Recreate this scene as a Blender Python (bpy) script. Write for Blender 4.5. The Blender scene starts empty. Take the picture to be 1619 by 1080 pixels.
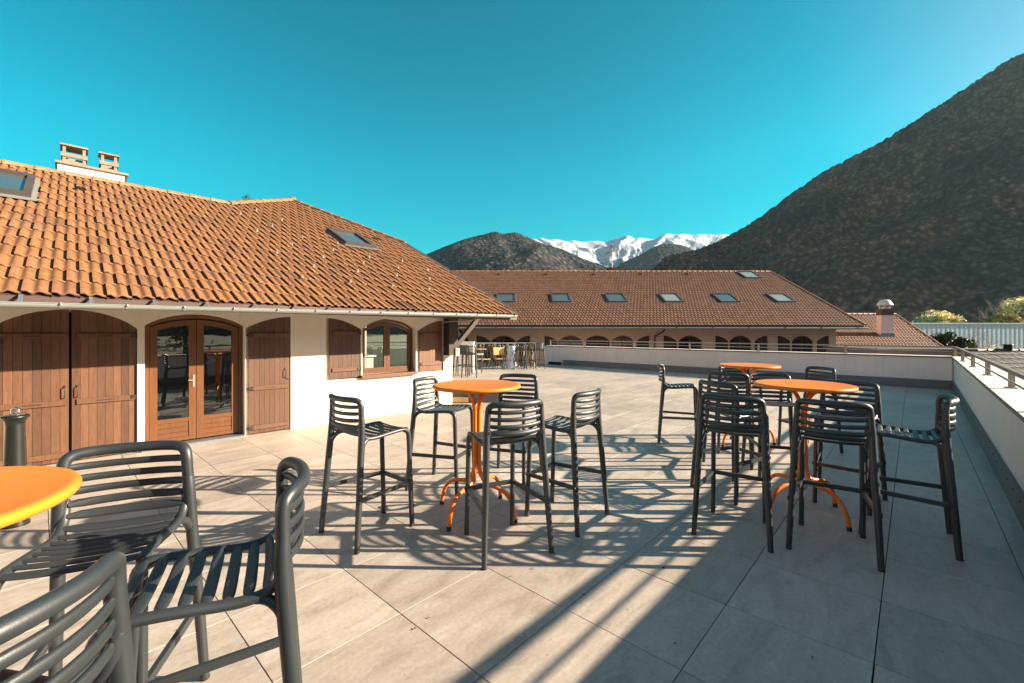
import bpy, math, random
from mathutils import Vector, noise
from math import sin, cos, pi, radians, tan, atan2, sqrt, hypot

# ------------------------------------------------------------------ scene, camera, light
S = bpy.context.scene
col = S.collection
R = random.Random(7)
EYE = 1.6
cam_d = bpy.data.cameras.new("camera")
cam = bpy.data.objects.new("camera", cam_d); col.objects.link(cam)
cam.location = (0, 0, EYE); cam.rotation_euler = (radians(90), 0, 0)
cam_d.sensor_width = 36; cam_d.lens = 36 * 688 / 1619
cam_d.shift_y = -15.5 / 1619
cam_d.clip_start = 0.05; cam_d.clip_end = 20000
S.camera = cam

SUN_EL = 20.9
w = bpy.data.worlds.new("World"); S.world = w; w.use_nodes = True
nt = w.node_tree; bg = nt.nodes['Background']
sky = nt.nodes.new('ShaderNodeTexSky'); sky.sky_type = 'NISHITA'
sky.sun_disc = False; sky.sun_elevation = radians(SUN_EL); sky.sun_rotation = radians(90)
sky.altitude = 300; sky.air_density = 1.0; sky.dust_density = 0.4; sky.ozone_density = 1.0
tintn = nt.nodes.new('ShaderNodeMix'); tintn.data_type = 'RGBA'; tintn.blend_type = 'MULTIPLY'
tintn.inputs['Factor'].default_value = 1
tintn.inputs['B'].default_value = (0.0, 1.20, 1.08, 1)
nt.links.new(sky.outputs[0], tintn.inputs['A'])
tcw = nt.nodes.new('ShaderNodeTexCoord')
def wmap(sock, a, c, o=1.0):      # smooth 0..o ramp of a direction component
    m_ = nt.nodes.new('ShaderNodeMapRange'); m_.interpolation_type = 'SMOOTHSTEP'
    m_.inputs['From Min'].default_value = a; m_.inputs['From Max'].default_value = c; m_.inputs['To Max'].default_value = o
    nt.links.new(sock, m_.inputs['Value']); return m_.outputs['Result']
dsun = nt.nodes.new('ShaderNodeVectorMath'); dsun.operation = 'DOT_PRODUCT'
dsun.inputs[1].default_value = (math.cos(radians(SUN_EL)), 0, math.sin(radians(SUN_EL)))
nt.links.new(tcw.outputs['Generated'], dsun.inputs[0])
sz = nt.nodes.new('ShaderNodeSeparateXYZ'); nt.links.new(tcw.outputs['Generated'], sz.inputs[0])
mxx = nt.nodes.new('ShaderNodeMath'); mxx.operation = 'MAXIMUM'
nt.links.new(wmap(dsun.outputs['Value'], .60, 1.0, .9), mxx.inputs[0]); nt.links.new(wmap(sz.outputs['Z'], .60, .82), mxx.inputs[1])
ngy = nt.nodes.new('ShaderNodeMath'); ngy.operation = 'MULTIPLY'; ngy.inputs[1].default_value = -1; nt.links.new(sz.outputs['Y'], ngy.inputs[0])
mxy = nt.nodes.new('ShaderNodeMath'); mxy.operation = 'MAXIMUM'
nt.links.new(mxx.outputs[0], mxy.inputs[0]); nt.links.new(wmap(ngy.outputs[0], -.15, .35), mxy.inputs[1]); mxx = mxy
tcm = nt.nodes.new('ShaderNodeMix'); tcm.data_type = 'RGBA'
tcm.inputs['A'].default_value = (0.0, 1.20, 1.08, 1); tcm.inputs['B'].default_value = (1.25, 1.20, 1.10, 1)  # tint shaped neutral overhead, behind and sunward so ambient light greens shade less
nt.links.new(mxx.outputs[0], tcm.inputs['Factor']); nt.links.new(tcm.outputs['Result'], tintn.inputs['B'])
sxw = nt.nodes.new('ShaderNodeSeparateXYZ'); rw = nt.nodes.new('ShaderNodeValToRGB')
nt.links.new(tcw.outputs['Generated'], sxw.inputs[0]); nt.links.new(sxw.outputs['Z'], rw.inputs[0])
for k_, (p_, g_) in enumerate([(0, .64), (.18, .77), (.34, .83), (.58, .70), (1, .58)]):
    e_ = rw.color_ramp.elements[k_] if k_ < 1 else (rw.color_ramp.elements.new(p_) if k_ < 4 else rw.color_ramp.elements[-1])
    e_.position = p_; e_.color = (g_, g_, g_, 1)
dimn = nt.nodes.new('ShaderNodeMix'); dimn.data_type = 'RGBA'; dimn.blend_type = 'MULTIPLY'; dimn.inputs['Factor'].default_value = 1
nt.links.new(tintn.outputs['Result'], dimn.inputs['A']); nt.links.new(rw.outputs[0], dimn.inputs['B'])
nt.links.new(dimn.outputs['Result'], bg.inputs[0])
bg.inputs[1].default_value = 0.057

sl = bpy.data.lights.new("sun", 'SUN'); so = bpy.data.objects.new("sun", sl); col.objects.link(so)
sl.energy = 5.0; sl.angle = radians(0.55); sl.color = (1.0, 0.835, 0.65)
so.rotation_euler = (0, radians(90 - SUN_EL), 0)

S.view_settings.view_transform = 'Standard'; S.view_settings.look = 'None'
S.view_settings.exposure = 1.84; S.view_settings.gamma = 1.0
S.render.engine = 'CYCLES'

# ------------------------------------------------------------------ frames
TH = radians(42.63)      # direction of the paving and parapets, measured from +Y towards +X
TB = radians(44.6)       # direction of the near building's wall
TW = -7.582              # its distance to the camera foot
ROT_T = pi/2 - TH
ROT_B = pi/2 - TB
ub = Vector((sin(TB), cos(TB), 0)); wb = Vector((cos(TB), -sin(TB), 0))
ut = Vector((sin(TH), cos(TH), 0)); wt = Vector((cos(TH), -sin(TH), 0))
def TP(s, t, z): return ut*s + wt*t + Vector((0, 0, z))

# ------------------------------------------------------------------ materials
MATS = {}
def new_mat(name):
    m = bpy.data.materials.new(name); m.use_nodes = True; MATS[name] = m
    return m, m.node_tree, m.node_tree.nodes['Principled BSDF']
def N(nt, t, **k):
    n = nt.nodes.new(t)
    for a, b in k.items(): setattr(n, a, b)
    return n
def coords(nt, scale=(1,1,1), rotz=0, kind='Object'):
    tc = N(nt, 'ShaderNodeTexCoord'); mp = N(nt, 'ShaderNodeMapping')
    mp.inputs['Scale'].default_value = scale; mp.inputs['Rotation'].default_value = (0, 0, rotz)
    nt.links.new(tc.outputs[kind], mp.inputs['Vector']); return mp.outputs[0]
def tex(nt, vec, scale, detail=5, rough=.6, dist=0):
    n = N(nt, 'ShaderNodeTexNoise'); n.inputs['Scale'].default_value = scale
    n.inputs['Detail'].default_value = detail; n.inputs['Roughness'].default_value = rough
    n.inputs['Distortion'].default_value = dist
    nt.links.new(vec, n.inputs['Vector']); return n.outputs['Fac']
def ramp(nt, fac, stops):
    r = N(nt, 'ShaderNodeValToRGB'); e = r.color_ramp.elements
    while len(e) < len(stops): e.new(.5)
    for el, (p, c) in zip(e, stops):
        el.position = p; el.color = (c[0], c[1], c[2], 1)
    nt.links.new(fac, r.inputs[0]); return r.outputs[0]
def mix(nt, a, b, f, mode='MIX'):
    n = N(nt, 'ShaderNodeMix', data_type='RGBA', blend_type=mode)
    for k, v in (('A', a), ('B', b), ('Factor', f)):
        if isinstance(v, (int, float)): n.inputs[k].default_value = v
        elif isinstance(v, tuple): n.inputs[k].default_value = (v[0], v[1], v[2], 1)
        else: nt.links.new(v, n.inputs[k])
    return n.outputs['Result']
def math_(nt, op, a, b=0.0):
    n = N(nt, 'ShaderNodeMath', operation=op)
    for i, v in enumerate((a, b)):
        if isinstance(v, (int, float)): n.inputs[i].default_value = v
        else: nt.links.new(v, n.inputs[i])
    return n.outputs[0]
def bump(nt, bsdf, h, strength, dist):
    b = N(nt, 'ShaderNodeBump'); b.inputs['Strength'].default_value = strength; b.inputs['Distance'].default_value = dist
    nt.links.new(h, b.inputs['Height']); nt.links.new(b.outputs[0], bsdf.inputs['Normal'])
def vary(name, base, var=.15, scale=6, rough=.6, bumps=0.0, bscale=60, metal=0, stretch=(1,1,1), spec=.5, attr=None, coat=0):
    m, nt, p = new_mat(name)
    v = coords(nt, stretch)
    f = tex(nt, v, scale)
    lo = tuple(c*(1-var) for c in base); hi = tuple(min(1, c*(1+var)) for c in base)
    c = ramp(nt, f, [(.3, lo), (.7, hi)])
    if attr:
        a = N(nt, 'ShaderNodeAttribute', attribute_name=attr)
        c = mix(nt, c, a.outputs['Color'], 1.0, 'MULTIPLY')
    nt.links.new(c, p.inputs['Base Color'])
    p.inputs['Roughness'].default_value = rough; p.inputs['Metallic'].default_value = metal
    p.inputs['Specular IOR Level'].default_value = spec
    p.inputs['Coat Weight'].default_value = coat
    if bumps: bump(nt, p, tex(nt, v, bscale, 4), bumps, .01)
    return m

# paving stone: streaky travertine look, each slab tinted a little differently
m, nt, p = new_mat('paving'); v = coords(nt, (1, 1, 1))
at = N(nt, 'ShaderNodeAttribute', attribute_name='tint')
off = N(nt, 'ShaderNodeVectorMath', operation='MULTIPLY'); off.inputs[1].default_value = (37, 91, 13)
nt.links.new(at.outputs['Color'], off.inputs[0])
av = N(nt, 'ShaderNodeVectorMath', operation='ADD'); nt.links.new(v, av.inputs[0]); nt.links.new(off.outputs[0], av.inputs[1])
st = N(nt, 'ShaderNodeMapping'); st.inputs['Scale'].default_value = (1.3, 4.2, 1); nt.links.new(av.outputs[0], st.inputs['Vector'])
f1 = tex(nt, st.outputs[0], 1.1, 10, .66, 1.6); f2 = tex(nt, av.outputs[0], 38, 6, .7); f3 = tex(nt, v, .5, 5, .6, .4)
c = ramp(nt, f1, [(.28, (.335, .28, .23)), (.46, (.45, .39, .33)), (.60, (.50, .44, .38)), (.74, (.61, .55, .49))])
c = mix(nt, c, ramp(nt, f2, [(.35, (.80, .78, .76)), (.6, (1.04, 1.03, 1.02))]), .7, 'MULTIPLY')
c = mix(nt, c, ramp(nt, f3, [(.33, (.74, .74, .73)), (.58, (1.05, 1.04, 1.02))]), .65, 'MULTIPLY')
sp = N(nt, 'ShaderNodeSeparateColor'); nt.links.new(at.outputs['Color'], sp.inputs[0])
c = mix(nt, c, ramp(nt, sp.outputs[0], [(0, (.87, .865, .86)), (1, (1.06, 1.05, 1.04))]), 1.0, 'MULTIPLY')
f4 = tex(nt, v, 1.7, 7, .75, 1.5)
c = mix(nt, c, (.24, .205, .17), ramp(nt, f4, [(.60, (0,)*3), (.66, (.22,)*3), (.80, (.4,)*3)]))
f5 = tex(nt, v, 22, 3, .5)
c = mix(nt, c, (.12, .10, .08), ramp(nt, f5, [(.735, (0,)*3), (.76, (.7,)*3)]))
nt.links.new(c, p.inputs['Base Color'])
nt.links.new(ramp(nt, f1, [(.3, (.42,)*3), (.7, (.58,)*3)]), p.inputs['Roughness'])
bump(nt, p, math_(nt, 'ADD', f2, math_(nt, 'MULTIPLY', f1, 1.5)), .12, .004)

# clay roof tiles with lichen and kiln variation
def clay(name, lo, hi, dirt):
    m, nt, p = new_mat(name); v = coords(nt)
    at = N(nt, 'ShaderNodeAttribute', attribute_name='tint')
    f = tex(nt, v, 9, 6, .65); g = tex(nt, v, 70, 4, .7); h = tex(nt, v, 1.1, 4, .6)
    c = ramp(nt, f, [(.3, lo), (.7, hi)])
    c = mix(nt, c, at.outputs['Color'], 1.0, 'MULTIPLY')
    c = mix(nt, c, dirt, ramp(nt, math_(nt, 'MULTIPLY', g, h), [(.26, (0,)*3), (.42, (.75,)*3)]))
    nt.links.new(c, p.inputs['Base Color']); p.inputs['Roughness'].default_value = .62
    bump(nt, p, g, .25, .006)
clay('clay_orange', (.175, .078, .030), (.272, .128, .049), (.13, .075, .052))
clay('clay_brown', (.135, .064, .035), (.200, .098, .052), (.095, .058, .048))
clay('clay_ridge', (.27, .115, .048), (.37, .175, .075), (.15, .09, .06))

# wood with vertical grain
def wood(name, lo, hi, rough=.55, grain=(14, 14, 1.2), worn=None):
    m, nt, p = new_mat(name); v = coords(nt, grain)
    at = N(nt, 'ShaderNodeAttribute', attribute_name='tint')
    f = tex(nt, v, 3, 8, .7, 1.2); g = tex(nt, coords(nt), 2.3, 5, .65)
    c = ramp(nt, f, [(.28, lo), (.72, hi)])
    if worn: c = mix(nt, c, worn, ramp(nt, g, [(.50, (0,)*3), (.75, (.7,)*3)]))
    c = mix(nt, c, at.outputs['Color'], 1.0, 'MULTIPLY')
    nt.links.new(c, p.inputs['Base Color']); p.inputs['Roughness'].default_value = rough
    bump(nt, p, f, .25, .003)
wood('shutter_wood', (.074, .031, .014), (.156, .068, .029), .55, worn=(.11, .055, .036))
wood('door_wood', (.100, .040, .015), (.168, .066, .023), .35)
wood('dark_timber', (.030, .020, .015), (.055, .036, .026), .7)
wood('grey_timber', (.20, .165, .135), (.34, .29, .24), .8)
wood('light_wood', (.50, .30, .12), (.70, .45, .20), .5)
wood('reed_wood', (.42, .33, .23), (.70, .56, .40), .8)

def plaster(name, base, var=.06):
    m, nt, p = new_mat(name); v = coords(nt)
    f = tex(nt, v, 1.3, 6, .65); g = tex(nt, v, 140, 3, .6)
    drip = tex(nt, coords(nt, (5, 5, .4)), 1.5, 5, .6)
    c = ramp(nt, f, [(.3, tuple(x*(1-var) for x in base)), (.7, tuple(x*(1+var*.5) for x in base))])
    c = mix(nt, c, tuple(x*.80 for x in base), ramp(nt, drip, [(.52, (0,)*3), (.80, (.6,)*3)]))
    nt.links.new(c, p.inputs['Base Color']); p.inputs['Roughness'].default_value = .9
    bump(nt, p, g, .25, .004)
plaster('plaster_cream', (.70, .625, .52), .08)
plaster('plaster_far', (.60, .42, .33))
plaster('plaster_parapet', (.86, .655, .575))
plaster('plaster_white', (.84, .82, .78))
vary('coping_stone', (.62, .585, .53), .12, 3, .8, .2, 40)
vary('coping_edge', (.17, .145, .12), .15, 4, .6)
vary('band_metal', (.135, .12, .125), .12, 2, .5, .05, 30)
vary('chimney_concrete', (.26, .205, .15), .2, 8, .9, .4, 50)
vary('gutter_metal', (.22, .235, .215), .05, 5, .4)
vary('zinc', (.27, .29, .31), .12, 9, .38, metal=.6)
vary('rail_metal', (.27, .235, .19), .1, 6, .42, metal=.3)
vary('fascia_paint', (.085, .052, .043), .1, 6, .6)
vary('graphite', (.021, .026, .028), .12, 3, .42, .06, 260, spec=.7)
vary('graphite_slat', (.025, .030, .033), .12, 3, .45, .06, 260, spec=.7)
vary('orange_paint', (.84, .175, .004), .05, 3, .36, .04, 200, spec=.45)
vary('orange_top', (.76, .215, .016), .07, 2.5, .34, .06, 160, spec=.35, coat=.12)
vary('rubber', (.02, .02, .02), .1, 5, .7)
vary('iron', (.025, .022, .02), .2, 20, .5)
vary('white_enamel', (.78, .77, .73), .05, 5, .5)
vary('column_paint', (.010, .012, .010), .08, 4, .36, .03, 120)
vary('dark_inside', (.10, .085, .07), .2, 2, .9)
vary('room_wall', (.34, .29, .25), .05, 2, .9)
vary('counter_white', (.75, .74, .70), .05, 2, .5)
vary('void', (.012, .010, .010), .1, 2, .9)
vary('teal_metal', (.60, .72, .78), .06, 3, .5)
vary('dark_slate', (.052, .046, .045), .25, 5, .6, .3, 30, attr='tint')
vary('roof_felt', (.06, .05, .045), .2, 3, .7)
vary('snow_hook', (.36, .35, .33), .2, 8, .5, metal=.5)
vary('chrome', (.6, .6, .58), .05, 5, .25, metal=1.0)
vary('bark', (.085, .065, .05), .3, 6, .9, .4, 20)
vary('twig', (.30, .24, .22), .2, 6, .9)
vary('leaf_green', (.035, .065, .022), .5, .9, .55, attr='tint')
vary('leaf_yellow', (.98, .74, .38), .35, .25, .6, attr='tint')
vary('leaf_olive', (.55, .46, .16), .35, .25, .6, attr='tint')
vary('needle', (.030, .050, .028), .4, 1.5, .7, attr='tint')
vary('film_wrap', (.45, .50, .58), .45, 14, .25, .8, 20)
vary('valley', (.10, .11, .06), .3, .01, .95)
vary('road_asphalt', (.05, .05, .05), .2, 1, .9)
vary('slab_base', (.005, .005, .005), .1, 3, .9)

# glass: dark reflective pane that still lets the room show
def glass(name, tint, refl=1.0, rough=.0, trans=True):
    m, nt, p = new_mat(name)
    out = nt.nodes['Material Output']
    g = N(nt, 'ShaderNodeBsdfGlossy'); g.inputs['Roughness'].default_value = rough
    g.inputs['Color'].default_value = (1, 1, 1, 1)
    t = N(nt, 'ShaderNodeBsdfTransparent'); t.inputs['Color'].default_value = (*tint, 1)
    fr = N(nt, 'ShaderNodeFresnel'); fr.inputs['IOR'].default_value = 1.5
    fac = math_(nt, 'MINIMUM', math_(nt, 'ADD', math_(nt, 'MULTIPLY', fr.outputs[0], 1.7*refl), .05*refl), .95)
    mx = N(nt, 'ShaderNodeMixShader'); nt.links.new(fac, mx.inputs[0])
    nt.links.new(t.outputs[0], mx.inputs[1]); nt.links.new(g.outputs[0], mx.inputs[2])
    wob = tex(nt, coords(nt), 3.0, 2, .5)
    b = N(nt, 'ShaderNodeBump'); b.inputs['Strength'].default_value = .06; b.inputs['Distance'].default_value = .01
    nt.links.new(wob, b.inputs['Height']); nt.links.new(b.outputs[0], g.inputs['Normal'])
    nt.links.new(mx.outputs[0], out.inputs[0])
glass('pane_glass', (.72, .74, .72), 1.15)
m, nt, p = new_mat('roof_glass')
p.inputs['Base Color'].default_value = (.07, .10, .11, 1); p.inputs['Roughness'].default_value = .06
p.inputs['Specular IOR Level'].default_value = 1.0; p.inputs['Coat Weight'].default_value = .6
m, nt, p = new_mat('blind_glass')
p.inputs['Base Color'].default_value = (.22, .26, .26, 1); p.inputs['Roughness'].default_value = .14
p.inputs['Specular IOR Level'].default_value = 1.0

m, nt, p = new_mat('far_glass')
p.inputs['Base Color'].default_value = (.014, .018, .020, 1); p.inputs['Roughness'].default_value = .12; p.inputs['Alpha'].default_value = .72

# mountains
def forest(name, a, b, c_, scale, rock=(.20, .19, .18), rockamt=.70):
    m, nt, p = new_mat(name); v = coords(nt, (1, 1, .55))
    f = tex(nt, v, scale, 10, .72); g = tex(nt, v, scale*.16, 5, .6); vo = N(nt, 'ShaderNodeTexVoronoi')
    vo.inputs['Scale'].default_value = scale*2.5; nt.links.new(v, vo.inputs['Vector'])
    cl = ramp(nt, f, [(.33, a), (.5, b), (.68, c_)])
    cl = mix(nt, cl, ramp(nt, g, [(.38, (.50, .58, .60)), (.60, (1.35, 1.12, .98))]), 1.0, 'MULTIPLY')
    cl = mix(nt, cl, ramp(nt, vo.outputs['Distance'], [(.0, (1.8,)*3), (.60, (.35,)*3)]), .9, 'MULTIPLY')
    k = tex(nt, coords(nt, (1, 1, 2.2)), scale*.55, 8, .75, 1.0)
    cl = mix(nt, cl, rock, ramp(nt, k, [(rockamt, (0,)*3), (rockamt+.06, (.7,)*3)]))
    nt.links.new(cl, p.inputs['Base Color']); p.inputs['Roughness'].default_value = 1; p.inputs['Specular IOR Level'].default_value = .1
    bump(nt, p, math_(nt, 'SUBTRACT', f, vo.outputs['Distance']), 1.0, 7)
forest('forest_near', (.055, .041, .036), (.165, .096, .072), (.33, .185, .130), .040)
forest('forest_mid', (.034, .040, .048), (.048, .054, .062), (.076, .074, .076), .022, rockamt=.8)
m, nt, p = new_mat('snow_rock'); v = coords(nt)
f = tex(nt, v, .012, 10, .72, .5); g = tex(nt, coords(nt, (1, 1, .35)), .03, 9, .8)
geo = N(nt, 'ShaderNodeNewGeometry'); sx = N(nt, 'ShaderNodeSeparateXYZ'); nt.links.new(geo.outputs['Normal'], sx.inputs[0])
px_ = N(nt, 'ShaderNodeSeparateXYZ'); nt.links.new(geo.outputs['Position'], px_.inputs[0])
hh = math_(nt, 'MULTIPLY', math_(nt, 'SUBTRACT', px_.outputs['Z'], 360), .0040*.8*.33)
k = math_(nt, 'ADD', math_(nt, 'MULTIPLY', g, 2.2*.33), hh)
k = math_(nt, 'ADD', k, math_(nt, 'MULTIPLY', sx.outputs['Z'], .9*.33))
c = ramp(nt, k, [(.655, (.17, .20, .22)), (.74, (.50, .57, .62))])
nt.links.new(c, p.inputs['Base Color']); p.inputs['Roughness'].default_value = .8
bump(nt, p, f, .7, 12)

# ------------------------------------------------------------------ mesh building
class MB:
    def __init__(s): s.v = []; s.f = []; s.tint = None; s.sm = []
    def poly(s, pts, smooth=False):
        n = len(s.v); s.v += [Vector(p) for p in pts]; s.f.append(tuple(range(n, n+len(pts)))); s.sm.append(smooth)
        if s.tint is not None: s.tint += [s.cur]*len(pts)
    def add(s, verts, faces, smooth=False):
        n = len(s.v); s.v += [Vector(p) for p in verts]
        s.f += [tuple(i+n for i in f) for f in faces]; s.sm += [smooth]*len(faces)
        if s.tint is not None: s.tint += [s.cur]*len(verts)
    cur = (1, 1, 1)
    def tinted(s, c):
        if s.tint is None: s.tint = [(1, 1, 1)]*len(s.v)
        s.cur = c if isinstance(c, tuple) else (c, c, c); return s
    def box(s, x0, x1, y0, y1, z0, z1, xf=None):
        P = [(x0,y0,z0),(x1,y0,z0),(x1,y1,z0),(x0,y1,z0),(x0,y0,z1),(x1,y0,z1),(x1,y1,z1),(x0,y1,z1)]
        if xf: P = [xf(Vector(p)) for p in P]
        s.add(P, [(0,3,2,1),(4,5,6,7),(0,1,5,4),(1,2,6,5),(2,3,7,6),(3,0,4,7)]); return s
    def bar(s, a, b, wd, ht, up=(0,0,1)):
        a = Vector(a); b = Vector(b); d = (b-a).normalized(); sd = d.cross(Vector(up)).normalized(); u = sd.cross(d)
        P = []
        for q in (a, b):
            for i, j in ((-1,-1),(1,-1),(1,1),(-1,1)): P.append(q + sd*(i*wd/2) + u*(j*ht/2))
        s.add(P, [(0,1,2,3)[::-1],(4,5,6,7),(0,1,5,4),(1,2,6,5),(2,3,7,6),(3,0,4,7)]); return s
    def sweep(s, path, ra, rb=None, up=(0,0,1), n=10, caps=True, power=1.0):
        path = [Vector(p) for p in path]; m_ = len(path)
        if not hasattr(ra, '__len__'): ra = [ra]*m_
        rb = rb if rb is not None else ra
        if not hasattr(rb, '__len__'): rb = [rb]*m_
        up = Vector(up); V = []; side0 = None
        for i, p in enumerate(path):
            d = (path[min(i+1, m_-1)]-path[max(i-1, 0)]).normalized()
            sd = d.cross(up)
            if sd.length < .12: sd = side0.copy() if side0 else d.cross(Vector((1, 0, 0.01)))
            sd = (sd - d*sd.dot(d)).normalized()
            if side0 and sd.dot(side0) < 0: sd = -sd
            side0 = sd; u = sd.cross(d)
            for k in range(n):
                a = 2*pi*k/n
                ca, sa = cos(a), sin(a)
                if power != 1: ca = math.copysign(abs(ca)**power, ca); sa = math.copysign(abs(sa)**power, sa)
                V.append(p + sd*(ca*ra[i]) + u*(sa*rb[i]))
        Fc = [(i*n+k, i*n+(k+1)%n, (i+1)*n+(k+1)%n, (i+1)*n+k) for i in range(m_-1) for k in range(n)]
        s.add(V, Fc, True)
        if caps:
            s.poly([V[k] for k in range(n)][::-1]); s.poly([V[(m_-1)*n+k] for k in range(n)])
        return s
    def lathe(s, prof, c=(0,0,0), n=32):
        V = [(c[0]+r*cos(2*pi*k/n), c[1]+r*sin(2*pi*k/n), c[2]+z) for r, z in prof for k in range(n)]
        s.add(V, [(i*n+k, i*n+(k+1)%n, (i+1)*n+(k+1)%n, (i+1)*n+k) for i in range(len(prof)-1) for k in range(n)], True)
        return s
    def prism(s, pts, a, b):       # polygon pts are functions of depth: 2D (x,z) pushed along y from a to b
        n = len(pts)
        V = [(x, a, z) for x, z in pts] + [(x, b, z) for x, z in pts]
        s.add(V, [tuple(range(n)), tuple(range(2*n-1, n-1, -1))] + [(i, i+n, (i+1)%n+n, (i+1)%n) for i in range(n)])
        return s
    def build(s, name, mat, parent=None, loc=(0,0,0), rotz=0):
        me = bpy.data.meshes.new(name); me.from_pydata([tuple(v) for v in s.v], [], s.f)
        me.polygons.foreach_set('use_smooth', s.sm)
        if s.tint is not None:
            a = me.color_attributes.new('tint', 'FLOAT_COLOR', 'POINT')
            buf = []
            for c in s.tint: buf += [c[0], c[1], c[2], 1]
            a.data.foreach_set('color', buf)
        me.materials.append(MATS[mat]); me.update()
        o = bpy.data.objects.new(name, me); col.objects.link(o)
        if parent: o.parent = parent
        o.location = loc; o.rotation_euler = (0, 0, rotz)
        return o
def tag(o, label=None, cat=None, group=None, kind=None):
    for k, v in (('label', label), ('category', cat), ('group', group), ('kind', kind)):
        if v: o[k] = v
    return o
def thing(name, label, cat, loc=(0,0,0), rotz=0, group=None):
    o = bpy.data.objects.new(name, None); col.objects.link(o); o.empty_display_size = .2
    o.location = loc; o.rotation_euler = (0, 0, rotz)
    return tag(o, label, cat, group)
def struct(o): o['kind'] = 'structure'; return o
def copy_tree(o, parent=None):
    c = o.copy(); col.objects.link(c)
    if parent: c.parent = parent
    for ch in list(o.children): copy_tree(ch, c)
    return c
def smooth_path(pts, k=4):
    P = [Vector(p) for p in pts]; out = []
    for i in range(len(P)-1):
        a, b, c, d = P[max(i-1,0)], P[i], P[i+1], P[min(i+2, len(P)-1)]
        for j in range(k):
            t = j/k
            out.append(.5*((2*b) + (c-a)*t + (2*a-5*b+4*c-d)*t*t + (3*b-a-3*c+d)*t**3))
    out.append(P[-1]); return out
def tnt(lo, hi): g = R.uniform(lo, hi); return (g, g, g)

# ------------------------------------------------------------------ ground, terrace
b = MB(); b.poly([(-3900, -2500, -4), (4400, -2500, -4), (4400, 4500, -4), (-3900, 4500, -4)])
tag(b.build('ground', 'valley'), kind='structure')
b = MB(); b.poly([(-60, 36, 0), (80, 36, 0), (80, 42, 0), (-60, 42, 0)])
tag(b.build('road', 'road_asphalt', loc=(0, 0, -3.99)), kind='structure')

b = MB(); b.box(-12, 17.55, -1.06, 17, -3.97, -.06)       # concrete deck under the slabs, local x along the paving, y to the left
tag(b.build('terrace_base', 'slab_base', rotz=ROT_T), kind='structure')
A = .668; OX, OT = 1.389, -2.141
b = MB()
for j in range(-20, 24):
    for i in range(-18, 5):
        s0, s1 = OX+j*A, OX+(j+1)*A; t0, t1 = OT+i*A, OT+(i+1)*A
        if s0 > 17.1: continue
        s1 = min(s1, 17.1)
        if i == 4: t1 = .66 + .0125*s0 - .03
        if t1 - t0 < .05: continue
        g = .0026; e = .0008; zt = R.uniform(-.0006, .0006)
        gi = .005 if (i in (2, 3) and j in (-1, 0, 1)) else g
        x0, x1, y0, y1 = s0+g, s1-g, -t1+g, -t0-(gi if i == 3 else g)
        b.tinted((R.random(), R.random(), R.random()))
        V = [(x0,y0,-.03),(x1,y0,-.03),(x1,y1,-.03),(x0,y1,-.03),(x0,y0,zt-e),(x1,y0,zt-e),(x1,y1,zt-e),(x0,y1,zt-e),
             (x0+e,y0+e,zt),(x1-e,y0+e,zt),(x1-e,y1-e,zt),(x0+e,y1-e,zt)]
        b.add(V, [(0,1,5,4),(1,2,6,5),(2,3,7,6),(3,0,4,7),(4,5,9,8),(5,6,10,9),(6,7,11,10),(7,4,8,11),(8,9,10,11)])
tag(b.build('terrace_paving', 'paving', rotz=ROT_T), kind='structure')

# ------------------------------------------------------------------ parapets (each a thing)
def pt(s): return .62 + .0125*s
par = thing('parapet_wall', 'long rendered parapet along the right edge of the terrace with pale coping', 'wall', (0,0,0), ROT_T)
def strip(mb, sa, sb, ta, tb, z0, z1):       # ta,tb offsets from the inner face line, positive outward
    V = []
    for z in (z0, z1):
        for s, dt in ((sa, ta), (sb, ta), (sb, tb), (sa, tb)): V.append((s, -(pt(s)+dt), z))
    mb.add(V, [(0,1,2,3),(7,6,5,4),(0,4,5,1),(1,5,6,2),(2,6,7,3),(3,7,4,0)])
b = MB(); strip(b, -14, 17.6, 0, .40, -3.9, .872); b.build('wall', 'plaster_parapet', par)
b = MB()
for k in range(-10, 14):
    sa = k*1.25; sb = min(sa+1.247, 17.14)
    if sa < 17.14: strip(b, sa, sb, -.030, .445, .8775, .915)
b.build('coping', 'coping_stone', par)
b = MB(); strip(b, -14, 17.10, -.032, .445, .873, .877); strip(b, -14, 17.10, -.0335, -.031, .876, .912); b.build('coping_edge', 'coping_edge', par)
b = MB(); strip(b, -14, 17.08, -.028, -.002, .0, .245); strip(b, -14, 17.08, -.034, -.0285, .232, .252); b.build('plinth_band', 'band_metal', par)
b = MB()
for k in range(0, 48):
    s = -1+k*.38; c = Vector((s, -(pt(s)-.037), .205)); b.box(c.x-.008, c.x+.008, c.y, c.y+.006, .197, .213)
b.build('screw', 'iron', par)['kind'] = 'stuff'

fp = thing('parapet_wall', 'rendered parapet across the far end of the terrace above a dark plinth band', 'wall', tuple(TP(17.1, 0, 0)), ROT_T)
b = MB(); b.box(0, .42, -.80, 13.55, -3.9, .872); b.build('wall', 'plaster_parapet', fp)
b = MB()
for k in range(11):
    y0 = -.86+k*1.31; b.box(-.03, .46, y0, y0+1.307, .8775, .915)
b.build('coping', 'coping_stone', fp)
b = MB(); b.box(-.032, .462, -.83, 13.55, .873, .877); b.box(-.0335, -.031, -.80, 13.55, .876, .912); b.build('coping_edge', 'coping_edge', fp)
b = MB(); b.box(-.10, -.002, -.80, 12.35, 0, .245); b.build('plinth_band', 'band_metal', fp)
b = MB(); b.box(-.12, -.002, 12.5, 13.2, 0.0, .12); b.build('drain_opening', 'void', fp)

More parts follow.
